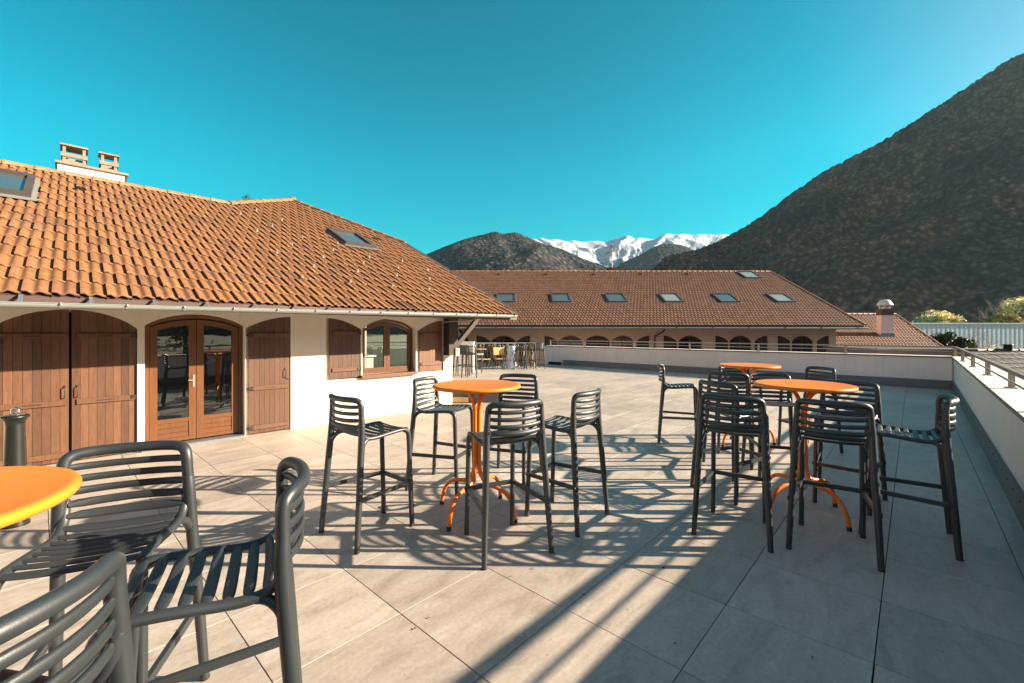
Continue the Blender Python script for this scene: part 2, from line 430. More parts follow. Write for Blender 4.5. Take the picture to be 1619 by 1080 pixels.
# railings on the copings
def railing(pts, label, posts, parent_rot, loc, ztop=1.17):
    r = thing('parapet_railing', label, 'railing', loc, parent_rot)
    b = MB(); zz = ztop
    a, c = Vector((*pts[0], zz)), Vector((*pts[1], zz)); b.bar(a, c, .042, .042); b.build('top_rail', 'rail_metal', r)
    b = MB(); b.sweep([Vector((*pts[0], 1.052)), Vector((*pts[1], 1.052))], .011, n=8); b.build('mid_rail', 'rail_metal', r)
    for q in posts:
        b = MB(); x, y = q
        b.box(x-.022, x+.022, y-.005, y+.005, .9235, zz-.0215); b.box(x-.03, x-.0222, y-.03, y+.03, .93, zz-.0225)
        b.box(x-.06, x+.06, y-.05, y+.05, .916, .9225)
        for dx, dy in ((-.045, -.035), (.045, .035)): b.box(x+dx-.008, x+dx+.008, y+dy-.008, y+dy+.008, .9225, .931)
        b.build('post', 'rail_metal', r)
rs = [-10+2.13*k for k in range(13) if -10+2.13*k < 16.9]
rs = [7.977+2.13*k for k in range(-1, 5)] + [3.0, .8, -1.4, -3.6, -5.8, -8.0, -10.2]
rs = [x for x in rs if x < 16.4] + [17.25]
railing(((-12, -(pt(-12)+.16)), (17.27, -(pt(17.27)+.04))), 'low metal railing standing on the right parapet beside the bar stools', [(s, -(pt(s)+.16-(.12 if s > 17 else 0.02*max(0, s-8)/1.0*.9))) for s in rs], ROT_T, (0,0,0))
railing(((0, -.86), (0, 13.4)), 'low metal railing on the far parapet in front of the long building', [(0, -.86+.0), (0, 1.56), (0, 4.02), (0, 6.43), (0, 8.81), (0, 11.28), (0, 13.3)], ROT_T, tuple(TP(17.3, 0, 0)))

# ------------------------------------------------------------------ tiled roof generator
PROF = [(0,.030),(.17,.031),(.25,.016),(.34,.003),(.44,.008),(.52,.022),(.60,.027),(.70,.021),(.84,.006),(1.0,.0)]
PROFL = [(0,.030),(.18,.030),(.34,.003),(.56,.026),(.80,.010),(1.0,.0)]
def tile_field(mb, plane, s0, s1, l0, nrows, tw, e, smin, smax, prof=PROF, tint=(.89, 1.09), gs=1.0, skip=None):
    for r in range(nrows):
        lo = l0+r*e; offs = (r % 2)*tw*.5 + .0
        lm = lo+e*.5; a, c = smin(lm), smax(lm)
        k = math.floor((a-s0-offs)/tw)
        while True:
            x = s0+offs+k*tw; k += 1
            if x >= c: break
            if x+tw <= a: continue
            if skip and skip(x+tw/2, lm): continue
            g = R.uniform(*tint)*(.72 if R.random() < .05 else 1); h2 = R.uniform(-.05, .05)
            mb.tinted((g*(1+h2*.3), g*(1+h2), g*(1-h2)))
            dz = R.uniform(-.0015, .0025); dl = R.uniform(-.004, .004); V = []
            pr = [(q, hh) for q, hh in prof if a <= x+q*tw+1e-6 and x+q*tw <= c+1e-6]
            if len(pr) < 2: continue
            n = len(pr)
            for (dd, hb, top) in ((0, -.020, 0), (0, -.005, 1), (.011, 0, 1), (e+.02, 0, 2)):
                for q, hh in pr:
                    base = .024*(1-dd/e)+dz
                    V.append(plane(x+q*tw*.992, lo+dd+(dl if top < 2 else 0), (hh*gs+base+hb)))
            Fc = []
            for j in range(3):
                for i in range(n-1): Fc.append((j*n+i, j*n+i+1, (j+1)*n+i+1, (j+1)*n+i))
            mb.add(V, Fc, False)
            for fi in range(len(Fc)): mb.sm[-1-fi] = (fi < 2*(n-1))
            # left edge of the rib
            p0 = [V[0], V[n], V[2*n], V[3*n]]
            q0 = [plane(x, lo+dl, -.02), plane(x, lo+e, -.02)]
            mb.add([V[0], V[2*n], V[3*n], q0[1], q0[0]], [(0, 1, 2, 3, 4)])
def caps(mb, p0, p1, r, ln, up, tint=(.85, 1.1)):
    p0 = Vector(p0); p1 = Vector(p1); d = (p1-p0); L = d.length; d.normalize(); up = Vector(up)
    sd = d.cross(up).normalized(); u = sd.cross(d); n = max(1, round(L/ln)); q = L/n
    for i in range(n):
        a = p0+d*(i*q-.02); c = p0+d*((i+1)*q+.02); V = []
        mb.tinted(tnt(*tint))
        ra, rc = r*1.12, r*.95
        for pt_, rr in ((a, ra), (a+d*.03, ra), (a+d*.035, ra*.97), (c, rc)):
            for k in range(9):
                t = pi*k/8; V.append(pt_ + sd*(cos(t)*rr) + u*(sin(t)*rr*.75))
        mb.add(V, [(j*9+k, j*9+k+1, (j+1)*9+k+1, (j+1)*9+k) for j in range(3) for k in range(8)], True)
        mb.add(V[:9]+[a-u*.01], [tuple(range(10))])

# ------------------------------------------------------------------ near building (local x along wall, y into the building, z up)
OB = wb*TW
nb = thing('chalet_building', 'cream rendered building with brown shutters under a big orange tiled roof', 'building', tuple(OB), ROT_B)
def arc(s0, s1, z, rise, n=14, part='full'):
    """points of an arch from s0 to s1; part left = rises towards s0, right = rises towards s1"""
    out = []
    for i in range(n+1):
        q = i/n
        if part == 'full': h = 1-(2*q-1)**2
        elif part == 'rise': h = 1-(1-q)**2
        else: h = 1-q**2
        if part == 'full': h = (h**.85)
        out.append((s0+(s1-s0)*q, z+rise*h))
    return out
def hole(s0, s1, zb, zs, rise, part='full'):
    return [(s0, zb)] + arc(s0, s1, zs, rise, part=part) + [(s1, zb)]
H_big = hole(-.635, .619, -.02, 1.640, .235)
H_door = hole(.695, 1.872, -.02, 1.685, .165)
H_rs = hole(1.885, 2.53, -.02, 1.655, .185, 'rise')
H_ws = hole(3.105, 3.740, .752, 1.645, .195, 'fall')
H_win = hole(3.769, 4.915, .80, 1.655, .195)
H_rw = hole(4.945, 5.60, .772, 1.60, .235, 'rise')
H_far = hole(-2.9, -1.6, .80, 1.655, .195)
def curve_wall(name, outer, holes, y0, y1, mat, parent):
    cu = bpy.data.curves.new(name, 'CURVE'); cu.dimensions = '2D'; cu.fill_mode = 'BOTH'; cu.extrude = (y1-y0)/2
    for pl in [outer]+holes:
        sp = cu.splines.new('POLY'); sp.points.add(len(pl)-1); sp.use_cyclic_u = True
        for q, (x, z) in zip(sp.points, pl): q.co = (x, z, 0, 1)
    tmp = bpy.data.objects.new('tmp', cu); col.objects.link(tmp)
    dg = bpy.context.evaluated_depsgraph_get(); dg.update()
    me = bpy.data.meshes.new_from_object(tmp.evaluated_get(dg))
    bpy.data.objects.remove(tmp)
    yc = (y0+y1)/2
    for v_ in me.vertices: x, z, q = v_.co; v_.co = (x, yc-q, z)
    me.materials.clear(); me.materials.append(MATS[mat]); me.name = name
    o = bpy.data.objects.new(name, me); col.objects.link(o); o.parent = parent; return o
outer = [(-7, -.05), (5.835, -.05), (5.835, 2.35), (-7, 2.35)]
curve_wall('wall', outer, [H_big, H_door, H_rs, H_ws, H_win, H_rw], 0, .07, 'plaster_cream', nb)
curve_wall('wall', outer, [H_door, H_win], .072, .27, 'plaster_cream', nb)
b = MB(); b.box(5.62, 5.832, .27, 9.0, -3.9, .35); b.box(5.62, 5.832, .27, 9.0, 1.95, 2.35); b.box(5.62, 5.832, .27, .6, .352, 1.948); b.box(5.62, 5.832, 3.9, 9.0, .352, 1.948); b.build('wall', 'plaster_cream', nb)  # unseen end wall, opening added to let sun into the room
b = MB(); b.poly([(5.833, 0, 2.3), (5.833, 9, 2.3), (5.833, 9, 3.9), (5.833, 4.9, 4.5)]); b.build('wall', 'plaster_cream', nb)
# room behind the glass
b = MB(); b.box(-6.9, 5.6, .28, 4.6, -.04, -.02); b.build('floor', 'dark_inside', nb)
b = MB(); b.box(-6.9, 5.6, 4.4, 4.5, -.02, 2.32); b.box(2.75, 2.85, 1.6, 4.4, -.02, 2.3); b.box(-6.9, 5.6, .28, 4.5, 2.33, 2.36); b.build('interior_wall', 'room_wall', nb)
b = MB(); b.box(3.2, 5.3, 2.35, 2.85, .98, 1.02); b.box(3.25, 5.25, 2.4, 2.8, 0, .975)
b.build('counter', 'counter_white', nb)
b = MB(); b.box(4.5, 4.72, 2.45, 2.6, 1.021, 1.20); b.build('coffee_machine', 'iron', nb)
b = MB(); b.box(3.84, 3.98, .9, 1.0, 0, 1.5); b.build('orange_panel', 'orange_paint', nb)
def plank_leaf(name, s0, s1, zb, top, y, battens, parent, flip=1, np_=None, tintr=(.70, 1.25), mat='shutter_wood', handle=None, hinge=None, slots=True):
    """vertical-board shutter; top(s) gives its arch"""
    n = np_ or max(3, round((s1-s0)/.078)); w_ = (s1-s0)/n; b = MB()
    for i in range(n):
        a, c = s0+i*w_+.0015, s0+(i+1)*w_-.0015; b.tinted(tnt(*tintr)); yy = y+R.uniform(-.001, .001)
        ts = [a+(c-a)*q/3 for q in range(4)]
        b.prism([(a, zb+R.uniform(-.002, .002))]+[(q, top(q)) for q in ts]+[(c, zb)], yy, yy+.022)
    b.tinted(.45); b.prism([(s0+.004, zb+.01)]+[(s0+.004+(s1-s0-.008)*q/10, top(s0+.004+(s1-s0-.008)*q/10)-.01) for q in range(11)]+[(s1-.004, zb+.01)], y+.019, y+.025)
    leaf = b.build(name, mat, parent)
    for z in battens:
        b = MB(); b.tinted(tnt(.95, 1.2)); b.box(s0+.045, s1-.012, y-.020, y-.0005, z-.032, z+.032)
        bt = b.build('batten', mat, leaf)
        if slots and z > .5:
            m_ = (s0+s1)/2; b = MB(); b.box(m_-.075, m_+.075, y-.0245, y-.0205, z-.004, z+.004); b.build('peg_slot', 'iron', bt)
    if handle:
        hs, hz = handle; b = MB()
        b.sweep(smooth_path([(hs, y, hz-.07), (hs, y-.03, hz-.06), (hs+.004, y-.036, hz), (hs, y-.03, hz+.055), (hs, y, hz+.065)], 3), .0055, n=6)
        b.box(hs-.012, hs+.012, y-.004, y-.0006, hz+.055, hz+.085); b.build('handle', 'iron', leaf)
    if hinge:
        for hz in hinge[1]:
            hs = hinge[0]; b = MB(); b.box(min(hs, hs+.055*flip), max(hs, hs+.055*flip), y-.028, y-.0205, hz-.022, hz+.022)
            b.sweep([(hs-.012*flip, y-.02, hz-.035), (hs-.012*flip, y-.02, hz+.035)], .010, n=8)
            b.box(hs-.04, hs, y-.023, y-.010, hz-.01, hz+.012); b.build('hinge', 'iron', leaf)
    return leaf
def arch_top(s0, s1, zs, rise, part='full'):
    def f(s):
        q = min(1, max(0, (s-s0)/(s1-s0)))
        h = (1-(2*q-1)**2)**.85 if part == 'full' else (1-(1-q)**2 if part == 'rise' else 1-q**2)
        return zs+rise*h-.006
    return f
b = MB(); b.box(-.64, .63, .060, .069, -.02, 1.84); b.build('gap_shade_board', 'void', nb)  # added near-black board, its colour stands in for shade between the leaves
tp = arch_top(-.635, .619, 1.640, .235)
plank_leaf('shutter', -.62, -.016, .015, tp, .030, (1.545, .735, .10), nb, handle=(-.055, .86), hinge=(-.60, (1.5,)))
plank_leaf('shutter', .008, .612, .015, tp, .030, (1.545, .735, .10), nb, handle=(.055, .86), hinge=(.612, (1.545, .745)), flip=-1)
plank_leaf('shutter', 1.925, 2.513, .02, arch_top(1.885, 2.53, 1.655, .185, 'rise'), .012, (1.545, .72, .11), nb, handle=(2.445, .93), hinge=(1.93, (1.545, .72, .11)), tintr=(.7, .95))
b = MB(); b.sweep([(2.47, -.012, .86), (2.55, -.04, .845)], .006, n=6); b.build('shutter_catch', 'zinc', nb)
plank_leaf('shutter', 3.165, 3.722, .77, arch_top(3.105, 3.740, 1.645, .195, 'fall'), .010, (1.575, .925), nb, hinge=(3.72, (1.575, .925)), flip=-1, tintr=(.62, .85), slots=False)
plank_leaf('shutter', 5.01, 5.56, .785, arch_top(4.945, 5.60, 1.60, .235, 'rise'), .012, (1.545, .935), nb, hinge=(5.01, (1.545, .935)), tintr=(.95, 1.45), slots=False)

# french door
def arch_ring(s0, s1, zb, zs, rise, w_, y0, y1, sill=True):
    """frame following the arch, width w_"""
    o = [(s0, zb)]+arc(s0, s1, zs, rise)+[(s1, zb)]
    k = [(s0+w_, zb+(w_ if sill else 0))]+arc(s0+w_, s1-w_, zs-.01, rise-w_*.75)+[(s1-w_, zb+(w_ if sill else 0))]
    b = MB(); n = len(o)
    V = [(x, y, z) for y in (y0, y1) for x, z in o] + [(x, y, z) for y in (y0, y1) for x, z in k]
    Fc = []
    rng = range(n) if sill else range(n-1)
    for i in rng:
        j = (i+1) % n
        Fc += [(i, j, 2*n+j, 2*n+i), (n+i, 3*n+i, 3*n+j, n+j), (2*n+i, 2*n+j, 3*n+j, 3*n+i), (i, n+i, n+j, j)]
    b.add(V, Fc); return b
fd = arch_ring(.70, 1.868, .03, 1.68, .160, .052, .12, .18, sill=False).tinted(1.0).build('door_frame', 'door_wood', nb)
b = MB(); b.box(.66, 1.86, -.05, .17, .0, .028); b.build('door_sill', 'zinc', nb)
dtop = arch_top(.70, 1.868, 1.675, .155)
def door_leaf(a, c, knob):
    """a<c; rails and panel at the bottom, arched glass above"""
    b = MB().tinted(1.0); wz = .085; zi = .37
    inner = lambda s: dtop(s)-.13
    b.prism([(a, .05)]+[(a+wz*q/3, dtop(a+wz*q/3)-.052) for q in range(4)]+[(a+wz, .05)], .13, .175)
    b.prism([(c-wz, .05)]+[(c-wz+wz*q/3, dtop(c-wz+wz*q/3)-.052) for q in range(4)]+[(c, .05)], .13, .175)
    ss = [a+wz+(c-a-2*wz)*q/8 for q in range(9)]
    b.prism([(s, inner(s)) for s in ss]+[(s, dtop(s)-.052) for s in ss[::-1]], .132, .173)
    b.box(a+wz, c-wz, .132, .173, .05, .10); b.box(a+wz, c-wz, .132, .173, zi-.055, zi)
    for k in range(3): b.tinted(tnt(.93, 1.05)); b.box(a+wz, c-wz, .140, .170, .102+k*.071, .169+k*.071)
    lf = b.build('door', 'door_wood', nb)
    b = MB(); b.prism([(a+wz-.004, zi-.004)]+[(s, inner(s)+.004) for s in ss]+[(c-wz+.004, zi-.004)], .150, .156); b.build('pane', 'pane_glass', lf)
    if knob:
        b = MB(); b.box(knob-.014, knob+.014, .120, .129, .80, .98); b.sweep([(knob, .129, .90), (knob, .095, .90), (knob-.07, .09, .90)], .008, n=8); b.build('handle', 'door_wood' if 0 else 'rail_metal', lf)
door_leaf(.756, 1.281, None); door_leaf(1.287, 1.812, 1.252)

# window
wf = arch_ring(3.775, 4.91, .80, 1.65, .185, .045, .12, .18).tinted(1.0).build('window_frame', 'door_wood', nb)
wtop = arch_top(3.775, 4.91, 1.645, .18)
for a, c in ((3.822, 4.337), (4.343, 4.863)):
    b = MB().tinted(.9); ww = .06; inner = lambda s: wtop(s)-.105
    for q0, q1 in ((a, a+ww), (c-ww, c)):
        b.prism([(q0, .846)]+[(q0+(q1-q0)*q/3, wtop(q0+(q1-q0)*q/3)-.046) for q in range(4)]+[(q1, .846)], .13, .170)
    ss = [a+ww+(c-a-2*ww)*q/8 for q in range(9)]
    b.prism([(s, inner(s)) for s in ss]+[(s, wtop(s)-.046) for s in ss[::-1]], .132, .169)
    b.box(a+ww, c-ww, .132, .169, .846, .91)
    sh = b.build('window', 'door_wood', nb)
    b = MB(); b.prism([(a+ww-.003, .907)]+[(s, inner(s)+.003) for s in ss]+[(c-ww+.003, .907)], .148, .153); b.build('pane', 'pane_glass', sh)
b = MB().tinted(1.15); b.prism([(3.735, .742), (3.72, .80), (4.91, .80), (4.895, .742)], -.075, .09); b.build('window_sill', 'shutter_wood', nb)

# corner post, bracket, downpipe, wall lamp foot
b = MB().tinted(.8); b.box(5.60, 5.835, -.20, -.003, 1.10, 1.98); b.build('corner_post', 'dark_timber', nb)
b = MB().tinted(1.3); b.box(5.75, 5.86, -.23, -.202, 1.08, 1.25); b.sweep([(5.80, -.232, 1.20), (5.80, -.245, 1.20)], .018, n=8); b.build('post_foot', 'grey_timber', nb)
b = MB().tinted(1.0); b.bar((5.84, -.12, 1.30), (6.42, -.12, 1.86), .09, .10, (0,1,0)); b.box(5.84, 6.5, -.18, -.05, 1.87, 1.98); b.build('roof_bracket', 'dark_timber', nb)
b = MB(); b.sweep(smooth_path([(5.53, -1.2, 1.86), (5.54, -1.0, 1.83), (5.545, -.12, 1.80), (5.55, -.055, 1.72), (5.55, -.055, 1.3)], 4), .011, n=8); b.build('downpipe', 'gutter_metal', nb)

# roof over it
PIT = radians(25.5); EO = 1.18; EZ = 1.965
def rplane(s, l, h):
    return Vector((s, -EO + l*cos(PIT) - h*sin(PIT), EZ + l*sin(PIT) + h*cos(PIT)))
RE = .36; LR = 6.09; LA = 8.24
def smax(l): return 6.65 if l < 5.0 else 6.65-(l-5.0)*(6.65-4.66)/(LA-5.0)
def smin(l): return -4.0 if l < LR else 2.64+(l-LR)*(4.66-2.64)/(LA-LR)
SKY1 = (-1.45, -.42, 3.72, 5.12); SKY2 = (4.43, 5.20, 3.72, 4.90)
def skip1(s, l):
    return any(a < s < c and d+.05 < l < e_ for a, c, d, e_ in (SKY1, SKY2))
b = MB(); tile_field(b, rplane, -.34, 0, 0.0, 23, .205, RE, smin, smax, skip=skip1)
roof = b.build('roof', 'clay_orange', nb)
b = MB()
def slab(pts2, h0, h1):
    n = len(pts2); V = [rplane(s, l, h0) for s, l in pts2]+[rplane(s, l, h1) for s, l in pts2]
    b.add(V, [tuple(range(n)), tuple(range(2*n-1, n-1, -1))]+[(i, (i+1)%n, (i+1)%n+n, i+n) for i in range(n)])
slab([(-4.5, .02), (6.60, .02), (6.60, 5.0), (4.66, 8.1), (2.64, 6.0), (-4.5, 6.0)], -.03, -.004)
b.build('roof_deck', 'fascia_paint', roof)
YR = -EO+LR*cos(PIT); ZR = EZ+LR*sin(PIT); YA = -EO+LA*cos(PIT); ZA = EZ+LA*sin(PIT)
b = MB().tinted(1.0)
b.poly([(-4.5, YR, ZR-.01), (2.64, YR, ZR-.01), (2.64, YR+4.5, ZR-2.2), (-4.5, YR+4.5, ZR-2.2)])
ph = rplane(6.65, 5.0, 0)
b.poly([(4.66, YA, ZA-.01), tuple(ph), (6.65, 2*YA-ph.y, ph.z)])
b.poly([(2.64, YR, ZR-.01), (4.66, YA, ZA-.01), (2.64, 2*YA-YR, ZR)])
b.poly([(4.66, YA, ZA-.01), (6.65, 2*YA-ph.y, ph.z), (6.65, 2*YA, EZ+.2), (2.64, 2*YA, EZ+.2), (2.64, 2*YA-YR, ZR)])
b.build('roof_back', 'clay_brown', roof)
b = MB(); caps(b, rplane(-4.3, LR, .01), rplane(2.64, LR, .01), .085, .39, (0, -.2, 1))
caps(b, rplane(2.60, LR-.02, .02), rplane(4.66, LA, .03), .085, .33, (0, -.2, 1)); caps(b, rplane(6.67, 4.95, .02), rplane(4.62, LA, .03), .08, .36, (0, -.2, 1))
b.lathe([(.11, -.03), (.115, .02), (.09, .07), (.03, .09), (0, .092)], c=rplane(4.66, LA, .03), n=12)
b.build('ridge_tiles', 'clay_ridge', roof)
b = MB().tinted(.9)
b.bar(rplane(6.665, 0, .01), rplane(6.665, 5.0, .01), .05, .16, (1, 0, 0)); b.build('verge_board', 'dark_timber', roof)
b = MB(); b.box(-4.5, 6.66, -EO+.015, -EO+.045, EZ-.115, EZ-.012)
b.poly([(-4.5, -EO+.02, EZ-.11), (6.66, -EO+.02, EZ-.11), (6.66, 0.1, EZ+.30), (-4.5, 0.1, EZ+.30)]); b.build('fascia', 'fascia_paint', roof)
# gutter: half-round channel with slight fall
GO = 1.262
b = MB(); V = []; nseg = 10
for x, z in ((-4.5, 1.844), (6.52, 1.937)):
    for rr in (.046, .042):
        for k in range(nseg+1):
            t = pi+pi*k/nseg; V.append((x, -GO+cos(t)*rr, z+sin(t)*rr*1.05))
m1 = nseg+1
b.add(V, [(k, k+1, 2*m1+k+1, 2*m1+k) for k in range(nseg)]+[(m1+k, 3*m1+k, 3*m1+k+1, m1+k+1) for k in range(nseg)]+[(0, 2*m1, 3*m1, m1)]+[(nseg, nseg+m1, nseg+3*m1, nseg+2*m1)], True)
for q in (0, 2*m1): b.poly([V[q+k] for k in range(m1)])
b.sweep([(-4.5, -GO-.046, 1.846), (6.52, -GO-.046, 1.939)], .006, n=8)
gut = b.build('gutter', 'gutter_metal', nb)
def gz(x): return 1.842+(x+4.5)*.093/11.02
for k in range(-7, 14):
    x = -.07+k*.5
    b = MB(); pts = [(x, -GO+cos(pi+pi*q/8)*.050, gz(x)+.002+sin(pi+pi*q/8)*.053) for q in range(9)]
    for q in range(8): b.add([(x-.012, *pts[q][1:]), (x+.012, *pts[q][1:]), (x+.012, *pts[q+1][1:]), (x-.012, *pts[q+1][1:])], [(0,1,2,3)])
    b.sweep([(x, -GO-.052, gz(x)+.010), (x, -GO-.055, gz(x)-.010)], .011, n=6); b.build('gutter_clip', 'gutter_metal', gut)
for k in range(-7, 14):
    x = -.33+k*.5+R.uniform(-.02, .02)
    b = MB(); b.add([(x-.016, -EO-.004, EZ+.002), (x+.016, -EO-.004, EZ+.002), (x+.016, -GO-.045, gz(x)+.010), (x-.016, -GO-.045, gz(x)+.010),
                     (x-.016, -EO-.001, EZ-.004), (x+.016, -EO-.001, EZ-.004), (x+.016, -GO-.04, gz(x)+.006), (x-.016, -GO-.04, gz(x)+.006)],
                    [(0,1,2,3),(7,6,5,4),(0,3,7,4),(1,5,6,2),(3,2,6,7),(0,4,5,1)]); b.build('gutter_strap', 'zinc', gut)
# snow hooks, in the lattice seen on the photo
hooks = [(2.6,4.97),(3.07,5.64),(3.45,5.03),(3.04,4.27),(2.6,3.65),(3.46,3.66),(3.04,2.95),(2.59,2.29),(3.43,2.35),(3.02,1.68),(2.62,1.04),(3.82,1.65),(3.42,1.03),(4.6,2.83),(4.22,2.28),(5.0,2.24),(4.65,1.65),(4.22,1.0),(5.45,1.66),(5.03,1.0),(5.85,1.06),(5.43,2.84),(3.85,2.95),(4.2,3.6),(5.8,2.3)]
for s, l in hooks:
    b = MB(); b.bar(rplane(s, l-.01, .058), rplane(s, l+.05, .060), .03, .006, (0,0,1)); b.add([rplane(s-.022, l, .055), rplane(s+.022, l, .055), rplane(s+.006, l+.004, .115), rplane(s-.006, l+.004, .115), rplane(s, l+.05, .058)], [(0,1,2,3),(1,0,4),(0,3,4),(2,1,4),(3,2,4)])
    b.build('snow_hook', 'snow_hook', roof)
for s, l in ((.12, 4.86), (5.73, 4.74)):
    b = MB().tinted(.85); V = []
    for ll, rr in ((0, .085), (.05, .08), (.22, .03)):
        for k in range(9): t = pi*k/8; V.append(rplane(s+cos(t)*rr, l+ll, .02+sin(t)*rr*.95))
    b.add(V, [(j*9+k, j*9+k+1, (j+1)*9+k+1, (j+1)*9+k) for j in range(2) for k in range(8)], True)
    vt = b.build('vent_tile', 'clay_orange', roof); b = MB(); b.add([rplane(s+cos(pi*k/8)*.07, l+.012, .02+sin(pi*k/8)*.067) for k in range(9)], [tuple(range(9))]); b.build('vent_hole', 'void', vt)
def skylight(plane, sx0, sx1, l0, l1, parent, gl='roof_glass', fm='roof_felt', flash=True, sc=1.0):
    def bx(mb, a, c, d, e_, h0, h1):
        P = [plane(s, l, h) for h in (h0, h1) for s, l in ((a, d), (c, d), (c, e_), (a, e_))]
        mb.add(P, [(0,3,2,1),(4,5,6,7),(0,1,5,4),(1,2,6,5),(2,3,7,6),(3,0,4,7)])
    f = .085*sc; b = MB()
    bx(b, sx0, sx0+f, l0, l1, -.01, .115*sc); bx(b, sx1-f, sx1, l0, l1, -.01, .115*sc)
    bx(b, sx0+f, sx1-f, l0, l0+f*1.5, -.01, .112*sc); bx(b, sx0+f, sx1-f, l1-f*1.3, l1, -.01, .125*sc)
    fr = b.build('skylight', fm, parent)
    b = MB(); bx(b, sx0+f, sx1-f, l0+f*1.5, l1-f*1.3, .05*sc, .075*sc); b.build('pane', gl, fr)
    if flash:
        b = MB(); bx(b, sx0-.04, sx1+.12, l0-.08, l0, .03, .052); bx(b, sx0-.05, sx0, l0-.02, l1, .0, .05); bx(b, sx1, sx1+.05, l0-.02, l1, .0, .05); b.build('flashing', 'gutter_metal' if flash == 2 else 'zinc', fr)
    return fr
skylight(rplane, *SKY1, roof, flash=2)
skylight(rplane, *SKY2, roof)
# double-pot chimney behind the ridge
def gable_pot(mb, x0, x1, y0, y1, z):
    """concrete pot: base tray, four tapered legs, mid band, flat lid"""
    h = .36; mb.box(x0, x1, y0, y1, z, z+.05)
    for xa, xb in ((x0+.01, x0+.055), (x1-.055, x1-.01)):
        for ya, yb in ((y0+.01, y0+.055), (y1-.055, y1-.01)): mb.box(xa, xb, ya, yb, z+.05, z+h-.03)
    mb.box(x0-.012, x1+.012, y0-.01, y0+.03, z+.12, z+.19); mb.box(x0-.012, x1+.012, y1-.03, y1+.01, z+.12, z+.19)
    mb.box(x0-.012, x0+.03, y0, y1, z+.12, z+.19); mb.box(x1-.03, x1+.012, y0, y1, z+.12, z+.19)
    mb.box(x0-.025, x1+.025, y0-.025, y1+.025, z+h-.03, z+h)
b = MB(); b.box(-.18, .78, YR+.10, YR+.55, ZR-.6, ZR+.235); ch = b.build('chimney', 'plaster_white', roof)
b = MB(); b.box(-.21, .84, YR+.05, YR+.60, ZR+.236, ZR+.275); b.build('chimney_slab', 'chimney_concrete', ch)
b = MB(); gable_pot(b, -.12, .22, YR+.12, YR+.50, ZR+.276); b.build('chimney_pot', 'chimney_concrete', ch)
b = MB(); gable_pot(b, .42, .68, YR+.16, YR+.46, ZR+.276); b.build('chimney_pot', 'chimney_concrete', ch)

# ------------------------------------------------------------------ long building beyond the terrace
FY = 26.0
fb = thing('long_building', 'long low building with brown tiled roof, roof windows and arched openings beyond the far parapet', 'building', (0, FY, 0))
FP = radians(25.28)
def fplane(x, l, h): return Vector((x, -1.2 + l*cos(FP) - h*sin(FP), 1.95 + l*sin(FP) + h*cos(FP)))
b = MB(); tile_field(b, fplane, -6.0, 0, 0, 28, .205, .36, lambda l: -6.0, lambda l: 20.1, PROFL, (.78, 1.15), 1.15)
fr_ = b.build('roof', 'clay_brown', fb)
b = MB(); caps(b, fplane(-6, 10.09, .02), fplane(20.15, 10.09, .02), .11, .40, (0, 0, 1)); caps(b, fplane(20.15, .0, .03), fplane(20.15, 10.09, .03), .08, .38, (0, 0, 1)); b.build('ridge_tiles', 'clay_ridge', fr_)
b = MB().tinted(1.0); rz = fplane(0, 10.09, 0)
b.poly([(-6, rz.y, rz.z-.01), (20.1, rz.y, rz.z-.01), (20.1, rz.y+9, rz.z-4.2), (-6, rz.y+9, rz.z-4.2)])
V = [fplane(x, l, -.01) for x, l in ((-6, .02), (20.08, .02), (20.08, 10.09), (-6, 10.09))]; b.poly(V); b.build('roof_back', 'clay_brown', fr_)
b = MB(); b.box(-6, 20.05, -1.19, -1.16, 1.80, 1.94); b.poly([(-6, -1.18, 1.81), (20.05, -1.18, 1.81), (20.05, .05, 1.95), (-6, .05, 1.95)]); b.build('fascia', 'dark_timber' if 0 else 'fascia_paint', fr_)
b = MB(); b.sweep([(-6, -1.29, 1.80), (20.15, -1.29, 1.80)], .05, n=8)
for k in range(13): b.box(-5+k*2.05, -4.96+k*2.05, -1.35, -1.23, 1.74, 1.86)
b.build('gutter', 'zinc', fb)
segs = [(-3.44,-2.66,'w'),(-2.12,-1.3,'l'),(-1.25,.23,'w'),(.29,1.07,'r'),(1.94,2.72,'l'),(2.78,4.21,'w'),(4.32,5.86,'d'),(5.95,7.29,'w'),(7.44,8.21,'r'),(9.06,9.87,'l'),(9.93,11.36,'c'),(12.15,12.94,'l'),(12.99,14.31,'c'),(14.49,15.28,'r'),(15.88,16.65,'l'),(16.71,18.0,'w'),(18.21,18.95,'r')]
holes = []
for a, c, k in segs:
    pr = 'full' if k in 'wdc' else ('fall' if k == 'r' else 'fall')
    if k == 'l': holes.append(hole(a, c, -.4, 1.03, .33, 'fall'))
    elif k == 'r': holes.append(hole(a, c, -.4, 1.03, .33, 'rise'))
    else: holes.append(hole(a, c, -.4, 1.03, .34))
curve_wall('wall', [(-6, -4), (19.36, -4), (19.36, 2.3), (-6, 2.3)], holes, 0, .25, 'plaster_far', fb)
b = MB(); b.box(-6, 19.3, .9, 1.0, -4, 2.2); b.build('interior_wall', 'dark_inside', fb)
b = MB(); b.poly([(19.36, 0, -4), (19.36, 17, -4), (19.36, 17, 2.1), (19.36, 8, 6.0), (19.36, 0, 2.2)]); b.build('wall', 'plaster_far', fb)
